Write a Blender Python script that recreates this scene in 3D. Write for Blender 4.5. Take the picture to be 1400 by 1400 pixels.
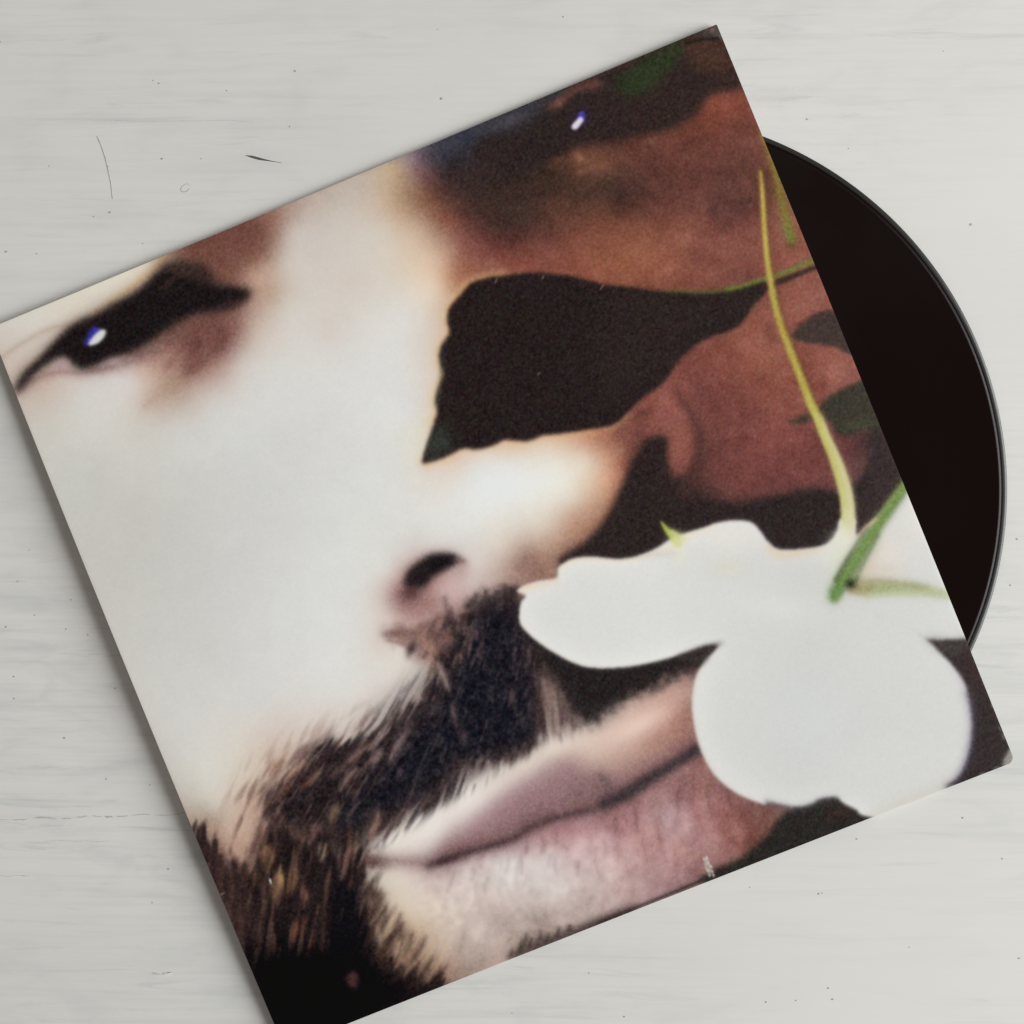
import bpy, math
import numpy as np
from math import radians, sin, cos, pi, tan
for o in list(bpy.data.objects): bpy.data.objects.remove(o)
scene = bpy.context.scene
col = scene.collection

# ---- camera: a phone held about half a metre above the table -----------------
CAM_H, CAM_RX, CAM_RY, CAM_FOV = .4837628, -.0194457, .0310883, radians(46)
cam = bpy.data.cameras.new('camera'); cam.sensor_width = 36; cam.lens = 18 / tan(CAM_FOV / 2)
cam.clip_start = .01; cam.clip_end = 50
cam_o = bpy.data.objects.new('camera', cam); col.objects.link(cam_o)
cam_o.location = (0, 0, CAM_H); cam_o.rotation_euler = (CAM_RX, CAM_RY, 0)
scene.camera = cam_o

# ---- light: soft indoor daylight from the right, dim room all round ----------
world = bpy.data.worlds.new('World'); scene.world = world; world.use_nodes = True
bg = world.node_tree.nodes['Background']; bg.inputs[0].default_value = (1, .92, .85, 1); bg.inputs[1].default_value = .2
lamp = bpy.data.lights.new('window_light', 'AREA'); lamp.shape = 'RECTANGLE'; lamp.size = 3.0; lamp.size_y = 2.4; lamp.energy = 262; lamp.color = (.97, 1, 1)
lamp_o = bpy.data.objects.new('window_light', lamp); col.objects.link(lamp_o)
lamp_o.location = (3.4, .0, 1.75)
from mathutils import Vector
lamp_o.rotation_euler = (-Vector(lamp_o.location)).to_track_quat('-Z', 'Y').to_euler()
vs = scene.view_settings; vs.view_transform = 'Standard'; vs.look = 'None'; vs.exposure = 0; vs.gamma = 1; vs.use_curve_mapping = False
scene.display_settings.display_device = 'sRGB'
scene.cycles.max_bounces = 8

# ---- helpers -------------------------------------------------------------------
def lin(c): c = np.asarray(c, float) / 255; return np.where(c <= .04045, c / 12.92, ((c + .055) / 1.055) ** 2.4)
def link(o, parent=None):
    col.objects.link(o)
    if parent is not None: o.parent = parent
    return o
def mesh_obj(name, V, F, mats, parent=None, smooth=True, idx=None):
    me = bpy.data.meshes.new(name); me.from_pydata([tuple(map(float, v)) for v in V], [], [tuple(map(int, f)) for f in F])
    for m in mats: me.materials.append(m)
    me.polygons.foreach_set('use_smooth', [smooth] * len(me.polygons))
    if idx is not None: me.polygons.foreach_set('material_index', idx)
    me.update(); return link(bpy.data.objects.new(name, me), parent)
def empty(name, loc, rz=0):
    o = bpy.data.objects.new(name, None); o.location = loc; o.rotation_euler = (0, 0, rz); o.empty_display_size = .05
    return link(o)
class Mat:
    def __init__(s, name):
        s.m = bpy.data.materials.new(name); s.m.use_nodes = True; s.t = s.m.node_tree; s.b = s.t.nodes['Principled BSDF']
    def n(s, kind, **kw):
        nd = s.t.nodes.new('ShaderNode' + kind)
        for k, v in kw.items():
            if k.startswith('_'): setattr(nd, k[1:], v)
            else: nd.inputs[k.replace('_', ' ')].default_value = v
        return nd
    def l(s, a, b): s.t.links.new(a, b)
    def ramp(s, src, stops):
        r = s.n('ValToRGB'); e = r.color_ramp.elements
        while len(e) < len(stops): e.new(.5)
        for el, (p, c) in zip(e, stops): el.position = p; el.color = (*c, 1) if len(c) == 3 else c
        s.l(src, r.inputs[0]); return r.outputs[0]
    def mix(s, a, b, f, mode='MIX'):
        m = s.n('MixRGB', _blend_type=mode)
        for i, v in ((1, a), (2, b), (0, f)):
            if hasattr(v, 'is_linked'): s.l(v, m.inputs[i])
            else: m.inputs[i].default_value = v if i == 0 else (*v, 1)
        return m.outputs[0]
def on_table(px, py):
    """a spot measured on the photograph, as a place on the table top (z = 0)"""
    f = 700 / tan(CAM_FOV / 2); d = np.array([(px - 700) / f, -(py - 700) / f, -1.])
    cx, sx, cy, sy = cos(CAM_RX), sin(CAM_RX), cos(CAM_RY), sin(CAM_RY)
    d = np.array([d[0], cx * d[1] - sx * d[2], sx * d[1] + cx * d[2]]); d = np.array([cy * d[0] + sy * d[2], d[1], -sy * d[0] + cy * d[2]])
    t = -CAM_H / d[2]; return d[0] * t, d[1] * t

# ---- table top: boards' worth of white brushed paint ------------------------------
def paint_material():
    M = Mat('white_brushed_paint'); tc = M.n('TexCoord').outputs['Object']
    def streaks(sx, sy, detail, rough, dist=0., loc=(0, 0, 0)):
        mp = M.n('Mapping'); mp.inputs['Scale'].default_value = (sx, sy, 1); mp.inputs['Location'].default_value = loc; M.l(tc, mp.inputs[0])
        nz = M.n('TexNoise', Scale=1., Detail=detail, Roughness=rough, Distortion=dist); M.l(mp.outputs[0], nz.inputs['Vector']); return nz.outputs['Fac']
    fine = streaks(16, 420, 5, .62, .35); mid = streaks(9, 120, 4, .6, .5, (3, 7, 0)); broad = streaks(3.5, 9, 3, .55, .3, (1, 2, 0)); area = streaks(5, 7, 2, .5, 0, (9, 4, 0))
    worn = streaks(14, 170, 6, .7, .8, (5, 1, 0))
    base = M.ramp(broad, [(.3, (.664, .656, .632)), (.5, (.704, .690, .662)), (.7, (.732, .714, .686))])
    # the brush marks come and go: strong in some passes, almost gone in others, and the sitter's side is more worn
    sx_ = M.n('SeparateXYZ'); M.l(tc, sx_.inputs[0]); tilt = M.n('Math', _operation='MULTIPLY_ADD'); M.l(sx_.outputs['Y'], tilt.inputs[0]); tilt.inputs[1].default_value = -.55; M.l(area, tilt.inputs[2])
    t2 = M.n('Math', _operation='MULTIPLY_ADD'); M.l(sx_.outputs['X'], t2.inputs[0]); t2.inputs[1].default_value = -.30; M.l(tilt.outputs[0], t2.inputs[2])
    ar = M.ramp(t2.outputs[0], [(.36, (.12, .12, .12)), (.66, (1, 1, 1))])
    def times(v, k):
        m_ = M.n('Math', _operation='MULTIPLY'); M.l(v, m_.inputs[0])
        if hasattr(k, 'is_linked'): M.l(k, m_.inputs[1])
        else: m_.inputs[1].default_value = k
        return m_.outputs[0]
    c1 = M.mix(base, M.ramp(fine, [(.34, (.93, .937, .94)), (.52, (1, 1, 1)), (.7, (1.015, 1.015, 1.01))]), times(ar, .8), 'MULTIPLY')
    c2 = M.mix(c1, M.ramp(mid, [(.30, (.87, .885, .892)), (.46, (1, 1, 1)), (.75, (1.02, 1.02, 1.02))]), times(ar, .8), 'MULTIPLY')
    cloudy = streaks(26, 60, 4, .6, .6, (2, 8, 0))
    c2 = M.mix(c2, M.ramp(cloudy, [(.30, (.90, .912, .918)), (.50, (1, 1, 1)), (.7, (1.02, 1.015, 1.0))]), ar, 'MULTIPLY')
    # sparse grey wear lines where the brush left the paint thin
    wl = M.ramp(worn, [(.575, (0, 0, 0)), (.68, (1, 1, 1))])
    c3 = M.mix(c2, (.42, .44, .435), times(times(wl, ar), .45))
    # pinholes
    mp = M.n('Mapping'); mp.inputs['Scale'].default_value = (60, 90, 1); M.l(tc, mp.inputs[0])
    vo = M.n('TexVoronoi', _feature='F1', Scale=1., Randomness=1.); M.l(mp.outputs[0], vo.inputs['Vector'])
    pk = M.ramp(vo.outputs['Distance'], [(.02, (1, 1, 1)), (.05, (0, 0, 0))]); sel = M.ramp(vo.outputs['Color'], [(.93, (0, 0, 0)), (.95, (1, 1, 1))])
    pm = M.n('Math', _operation='MULTIPLY'); M.l(pk, pm.inputs[0]); M.l(sel, pm.inputs[1])
    c4 = M.mix(c3, (.25, .25, .24), pm.outputs[0])
    M.l(c4, M.b.inputs['Base Color']); M.b.inputs['Roughness'].default_value = .5; M.b.inputs['Specular IOR Level'].default_value = .35
    ad = M.n('Math', _operation='MULTIPLY_ADD'); M.l(fine, ad.inputs[0]); ad.inputs[1].default_value = .5; M.l(mid, ad.inputs[2])
    bp = M.n('Bump', Strength=.16, Distance=.0006); M.l(ad.outputs[0], bp.inputs['Height'])
    M.l(bp.outputs[0], M.b.inputs['Normal'])
    return M.m
M_PAINT = paint_material()
def plain(name, c, rough=.6, spec=.3):
    M = Mat(name); nz = M.n('TexNoise', Scale=900., Detail=3.); M.l(M.n('TexCoord').outputs['Object'], nz.inputs['Vector'])
    M.l(M.ramp(nz.outputs['Fac'], [(.3, tuple(v * .8 for v in c)), (.7, tuple(min(1, v * 1.15) for v in c))]), M.b.inputs['Base Color'])
    M.b.inputs['Roughness'].default_value = rough; M.b.inputs['Specular IOR Level'].default_value = spec; return M.m
TX, TY, TT, TB = 1.0, .75, .03, .004
def table():
    V, F = [], []
    for k, (z, i) in enumerate(((-TT, 0), (-TB, 0), (-TB * .3, TB * .3), (0, TB))):
        V += [(-TX + i, -TY + i, z), (TX - i, -TY + i, z), (TX - i, TY - i, z), (-TX + i, TY - i, z)]
    for k in range(3):
        for j in range(4): F.append((4 * k + j, 4 * k + (j + 1) % 4, 4 * k + 4 + (j + 1) % 4, 4 * k + 4 + j))
    F += [(12, 13, 14, 15), (3, 2, 1, 0)]
    o = mesh_obj('table_top', V, F, [M_PAINT], smooth=False); o['kind'] = 'structure'; o['label'] = 'white painted wooden table top with brush streaks'; return o
TABLE = table()
def ridge(name, pts, widths, h, mat, z=0.):
    """thin raised or dark line on the paint, tapering; points and widths in photograph units"""
    S = CAM_H * 2 * tan(CAM_FOV / 2) / 1400
    P = np.array([on_table(*p) for p in pts]); n = len(P); V, F = [], []
    for i in range(n):
        d = P[min(i + 1, n - 1)] - P[max(i - 1, 0)]; d /= np.hypot(*d); nn = np.array([-d[1], d[0]]) * widths[i] * S / 2
        V += [(*(P[i] - nn), z + .00002), (*P[i], z + h), (*(P[i] + nn), z + .00002)]
    for i in range(n - 1):
        for j in range(2): F.append((3 * i + j, 3 * i + j + 1, 3 * i + 4 + j, 3 * i + 3 + j))
    return mesh_obj(name, V, F, [mat], TABLE)
G_DARK = plain('dark_scratch', (.1, .096, .092)); G_GREY = plain('grey_hairline', (.42, .42, .41)); G_PIT = plain('pinhole_grey', (.37, .37, .355)); G_FAINT = plain('faint_line', (.56, .57, .56)); G_CRACK = plain('crack_grey', (.47, .475, .465)); G_CHIP = plain('raised_paint', (.7, .69, .64))
def marks():
    r = np.random.default_rng(3)
    ridge('scratch', [(336, 212.5), (345, 214.5), (354, 217), (362, 218.6), (372, 220.5), (385, 222.5)], [.6, 3.2, 3.4, 2.2, .9, .4], .0002, G_DARK)
    ridge('scratch', [(133, 186), (139, 201), (144, 216), (148, 233), (152, 252), (154, 272)], [.5, 1.1, 1.6, 1.5, 1.1, .4], .00015, G_GREY)
    ridge('paint_drip', [(211, 1330), (220, 1331.5), (228, 1331), (235, 1329)], [.8, 3.2, 3.2, .8], .0007, G_CHIP)
    # hairline crack along the grain, broken by the paint
    y = lambda x: 1120.6 - .031 * x + 1.2 * sin(x * .09)
    for a, b, w in ((-30, 12, 1.2), (16, 38, 1.7), (46, 78, 2.2), (84, 99, 1.4), (104, 120, 2.0), (126, 140, 1.1), (143, 155, 2.6), (158, 176, 1.6), (180, 206, 1.3), (212, 262, 1.2)):
        xs = np.linspace(a, b, 5); ridge('crack', [(x, y(x) + r.normal(0, .35)) for x in xs], [.4, w, w * r.uniform(.6, 1), w * .8, .4], .00008, G_CRACK)
    for a, b, yy, w in ((-20, 44, 1198, 1.4), (60, 150, 1150, .9), (130, 345, 165.5, .9)):
        xs = np.linspace(a, b, 7); ridge('crack', [(x, yy + r.normal(0, .6)) for x in xs], [.3, w, w * .7, w, w * .6, w, .3], .00004, G_FAINT)
    # ring-shaped blister
    ridge('blister', [(254 + 6.5 * cos(t), 257 + 5 * sin(t) - 2 * cos(t)) for t in np.linspace(.5, 5.9, 14)], [.5] + [1.6] * 12 + [.5], .00012, plain('blister_grey', (.55, .555, .54)))
    SP = """403,97,2.3;396,173,1.7;310,124,1.4;209,110,1.2;217,114,1.7;221,217,2.2;275,217,1.4;150,290,2.2;128,296,1.5;195,333,1.2;50,347,1.4;8,344,2.1;0,57,1.8;67,227,1.2;147,228,2
603,135,2.4;770,23,1.4;598,40,1;1327,307,2.3;1103,163,1.7;1160,203,1.2;1390,737,2;1381,800,1.8;1171,1147,1.8;1119,1222,2.3;1124,1221,1.4;1316,1118,2;1370,1174,1.9;1393,1310,1.8;1132,1351,2;1138,1366,2
1047,1370,1.8;1088,1368,1.6;1025,1213,1.2;47,841,1.6;8,857,2;19,925,1.8;19,955,1.9;157,941,1.9;24,795,1.6;120,868,1.4;90,860,1.6;88,1009,2.2;205,1073,1.4;145,1065,1.9;208,1234,1.5;230,1188,2.2;805,1330,1.4;853,1390,1.8;1243,1295,1.1;40,752,1.3;97,820,1.5;700,1385,1.3;1365,560,1.2;1290,70,1.1"""
    V, F = [], []; S = CAM_H * 2 * tan(CAM_FOV / 2) / 1400
    for t in SP.replace('\n', ';').split(';'):
        px, py, q = map(float, t.split(',')); x, yv = on_table(px, py); q *= S * .76; b = len(V); a0 = r.uniform(0, 6)
        for k in range(9):
            a = a0 + k * 2 * pi / 9; e = q * r.uniform(.75, 1.2); V.append((x + 1.15 * e * cos(a), yv + .9 * e * sin(a), .00002))
        V.append((x, yv, .00009)); F += [(b + k, b + (k + 1) % 9, b + 9) for k in range(9)]
    o = mesh_obj('paint_specks', V, F, [G_PIT], TABLE); o['kind'] = 'stuff'
marks()
# ---------------------------------------------------------------------------
# The print on the sleeve: a flat colour picture, painted here stroke by stroke
# in its own drawing units (about 3.4 units per millimetre of card).
# ---------------------------------------------------------------------------

PX0, PY0, PW, PH = -24, 20, 1424, 1424
rng = np.random.default_rng(7)
canvas = np.zeros((PH, PW, 3), np.float32)

def gk(s):
    n = max(1, int(3 * s + .5)); x = np.arange(-n, n + 1); k = np.exp(-x * x / (2. * s * s)); return (k / k.sum()).astype(np.float32), n

def blur(m, s):
    if s < .3: return m
    if s > 6:
        f = int(s // 3); h, w = m.shape
        hh, ww = -(-h // f) * f, -(-w // f) * f
        p = np.pad(m, ((0, hh - h), (0, ww - w)), mode='edge')
        q = p.reshape(hh // f, f, ww // f, f).mean((1, 3))
        q = blur(q, s / f)
        return upsample(q, f, h, w)
    k, n = gk(s)
    p = np.pad(m, ((n, n), (0, 0)), mode='edge'); o = np.zeros_like(m)
    for i, c in enumerate(k): o += c * p[i:i + m.shape[0]]
    p = np.pad(o, ((0, 0), (n, n)), mode='edge'); o = np.zeros_like(m)
    for i, c in enumerate(k): o += c * p[:, i:i + m.shape[1]]
    return o

def upsample(q, f, h, w):
    y = np.clip((np.arange(h) + .5) / f - .5, 0, q.shape[0] - 1); x = np.clip((np.arange(w) + .5) / f - .5, 0, q.shape[1] - 1)
    y0 = np.minimum(y.astype(int), max(q.shape[0] - 2, 0)); x0 = np.minimum(x.astype(int), max(q.shape[1] - 2, 0))
    y1 = np.minimum(y0 + 1, q.shape[0] - 1); x1 = np.minimum(x0 + 1, q.shape[1] - 1)
    fy = (y - y0)[:, None].astype(np.float32); fx = (x - x0)[None].astype(np.float32)
    a = q[y0][:, x0] * (1 - fx) + q[y0][:, x1] * fx
    b = q[y1][:, x0] * (1 - fx) + q[y1][:, x1] * fx
    return a * (1 - fy) + b * fy

def C(ox, oy, s, pts):
    return [(ox + x / s, oy + y / s) for x, y in pts]

def spline(pts, closed, n=5):
    P = np.array(pts, float); N = len(P); out = []
    for i in range(N if closed else N - 1):
        g = lambda j: P[j % N] if closed else P[min(max(j, 0), N - 1)]
        a, b, c, d = g(i - 1), g(i), g(i + 1), g(i + 2)
        for t in np.linspace(0, 1, n, endpoint=False):
            out.append(.5 * ((2 * b) + (-a + c) * t + (2 * a - 5 * b + 4 * c - d) * t * t + (-a + 3 * b - 3 * c + d) * t ** 3))
    if not closed: out.append(P[-1])
    return np.array(out)

def box(x0, y0, x1, y1, pad):
    return (max(0, int(x0 - PX0 - pad)), max(0, int(y0 - PY0 - pad)), min(PW, int(x1 - PX0 + pad) + 2), min(PH, int(y1 - PY0 + pad) + 2))

def polymask(pts, s, smooth=True, rough=0, rs=3.):
    P = spline(pts, True) if smooth else np.array(pts, float)
    b = box(P[:, 0].min(), P[:, 1].min(), P[:, 0].max(), P[:, 1].max(), 3 * s + 4 + rough)
    X = np.arange(b[0], b[2]) + PX0; Y = np.arange(b[1], b[3]) + PY0
    m = np.zeros((len(Y), len(X)), bool)
    for i in range(len(P)):
        (ax, ay), (bx_, by) = P[i], P[(i + 1) % len(P)]
        if ay == by: continue
        lo, hi = min(ay, by), max(ay, by)
        r = np.nonzero((Y >= lo) & (Y < hi))[0]
        if len(r) == 0: continue
        xi = ax + (Y[r] - ay) * (bx_ - ax) / (by - ay)
        m[r] ^= X[None] < xi[:, None]
    m = m.astype(np.float32)
    m = blur(m, s)
    if rough:
        nz = blur(rng.standard_normal(m.shape).astype(np.float32), rs); nz /= nz.std() + 1e-6
        m = blur(np.clip(m + nz * rough * 2.6 * m * (1 - m), 0, 1), min(1.2 + s * .25, 3.))
    return b, m

def comp(b, m, col):
    c = canvas[b[1]:b[3], b[0]:b[2]]
    c += m[..., None] * (np.asarray(col, np.float32) - c)

def poly(pts, col, s=1.2, a=1., smooth=True, rough=0, rs=3.):
    b, m = polymask(pts, s, smooth, rough, rs); comp(b, m * a, col)

def segdist(X, Y, P, Wd):
    best = np.full(X.shape, 1e9, np.float32); 
    for i in range(len(P) - 1):
        ax, ay = P[i]; dx, dy = P[i + 1] - P[i]; L = dx * dx + dy * dy + 1e-9
        t = np.clip(((X - ax) * dx + (Y - ay) * dy) / L, 0, 1)
        d = np.hypot(X - ax - t * dx, Y - ay - t * dy) - (Wd[i] + (Wd[i + 1] - Wd[i]) * t)
        best = np.minimum(best, d)
    return best

def stroke(pts, w, col, s=1., a=1., n=6, cols=None, side=None):
    """variable-width line; w = full widths per point; s = edge softness"""
    P = spline(pts, False, n) if len(pts) > 2 else np.array(pts, float)
    w = np.atleast_1d(np.array(w, float)) / 2
    Wd = np.interp(np.linspace(0, 1, len(P)), np.linspace(0, 1, len(w)), w) if len(w) > 1 else np.full(len(P), w[0])
    b = box(P[:, 0].min(), P[:, 1].min(), P[:, 0].max(), P[:, 1].max(), Wd.max() + 2.5 * s + 2)
    if b[2] <= b[0] or b[3] <= b[1]: return
    X, Y = np.meshgrid(np.arange(b[0], b[2]) + PX0, np.arange(b[1], b[3]) + PY0)
    X = X.astype(np.float32); Y = Y.astype(np.float32)
    d = segdist(X, Y, P, Wd)
    m = 1 / (1 + np.exp(np.clip(d / (s * .5), -30, 30)))
    if cols is not None:
        Q = np.array(pts, float); num = 0; den = 0
        for (qx, qy), cc in zip(Q, cols):
            wgt = 1 / ((X - qx) ** 2 + (Y - qy) ** 2 + 25) ** 1.5
            num = num + wgt[..., None] * np.array(cc, np.float32); den = den + wgt
        col = num / den[..., None]
    comp(b, m * a, col)

def spindle(p, q, w, col, s=1.2, a=1., bend=0.):
    p, q = np.array(p, float), np.array(q, float); d = q - p; n = np.array([-d[1], d[0]])
    stroke([p, (p + q) / 2 + n * bend, q], [w * .35, w, w * .75, w * .1], col, s, a, 4)

def dab(x, y, rx, ry, ang, col, a=1.):
    R = max(rx, ry) * 2.6; b = box(x - R, y - R, x + R, y + R, 2)
    if b[2] <= b[0] or b[3] <= b[1]: return
    X, Y = np.meshgrid(np.arange(b[0], b[2]) + PX0 - x, np.arange(b[1], b[3]) + PY0 - y)
    c, s = np.cos(np.radians(ang)), np.sin(np.radians(ang))
    m = np.exp(-((X * c + Y * s) / rx) ** 2 - ((-X * s + Y * c) / ry) ** 2).astype(np.float32)
    comp(b, m * a, col)

def hairs(region, n, ang, spread, ln, w, col, a=.7, s=1., jit=8, bend=.12):
    """n short tapering hairs rooted at random points inside a polygon; ang = direction in degrees (0 right, 90 down)"""
    b, m = polymask(region, .4); ys, xs = np.nonzero(m > .5)
    if len(xs) == 0: return
    k = rng.integers(0, len(xs), n)
    for i in k:
        x, y = xs[i] + b[0] + PX0, ys[i] + b[1] + PY0
        A = np.radians((ang(x, y) if callable(ang) else ang) + rng.normal(0, spread)); l = rng.uniform(*ln)
        c = np.array(col, float) + rng.normal(0, jit)
        spindle((x, y), (x + np.cos(A) * l, y + np.sin(A) * l), rng.uniform(*w), c, s, a * rng.uniform(.5, 1), rng.normal(0, bend))

_st = {}
def streak(b, angf, ln=16., wd=2.2):
    """noise drawn out along the growth of the hair; b = box, angf(X, Y) = direction in degrees"""
    X, Y = np.meshgrid(np.arange(b[0], b[2]) + PX0, np.arange(b[1], b[3]) + PY0)
    A = angf(X, Y) if callable(angf) else np.full(X.shape, float(angf))
    acc = np.zeros(X.shape, np.float32); ws = np.zeros(X.shape, np.float32)
    step = 10.
    for a in np.arange(np.floor(A.min() / step) * step, A.max() + step, step):
        w = np.clip(1 - np.abs(A - a) / step, 0, 1)
        if w.max() <= 0: continue
        key = (round(a), ln, wd)
        if key not in _st:
            q = blur(rng.standard_normal((260, 900)).astype(np.float32), 1.1); q /= q.std(); _st[key] = q
        q = _st[key]; r = np.radians(a)
        u = (X * np.cos(r) + Y * np.sin(r)) / ln + 120; v = (-X * np.sin(r) + Y * np.cos(r)) / wd + 450
        u = np.mod(u, 258); v = np.mod(v, 898); u0 = u.astype(int); v0 = v.astype(int); fu = u - u0; fv = v - v0
        z = (q[u0, v0] * (1 - fu) + q[u0 + 1, v0] * fu) * (1 - fv) + (q[u0, v0 + 1] * (1 - fu) + q[u0 + 1, v0 + 1] * fu) * fv
        acc += w * z; ws += w * w
    return acc / np.sqrt(ws + 1e-6)

def hairmass(pts, soft, amp, col, angf, a=1., lo=.32, hi=.68, ln=16., wd=2.2, hi_col=None, hi_a=.5, post=1.):
    """a mass of hair whose rim breaks up into strands; hi_col = lighter strands inside"""
    b, m = polymask(pts, soft); z = streak(b, angf, ln, wd)
    f = m + amp * z * np.clip(4 * m * (1 - m), 0, 1)
    t = np.clip((f - lo) / (hi - lo), 0, 1); t = blur((t * t * (3 - 2 * t)).astype(np.float32), post)
    comp(b, t * a, col)
    if hi_col is not None:
        z2 = streak(b, angf, ln * 1.3, wd * 1.25)[::-1, ::-1] if not callable(angf) else streak(b, angf, ln * 1.31, wd * 1.2)
        h = blur(np.clip((z2 - .7) / 1.4, 0, 1).astype(np.float32), .8)
        comp(b, h * t * hi_a, hi_col)

def strands(pts, soft, thr, w, col, angf, a=.8, ln=14., wd=1.9, post=.8):
    """separate strands only, all through an area"""
    b, m = polymask(pts, soft); z = streak(b, angf, ln, wd)
    t = np.clip((z - thr) / w + .5, 0, 1); comp(b, blur((t * t * (3 - 2 * t)).astype(np.float32), post) * m * a, col)

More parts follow.
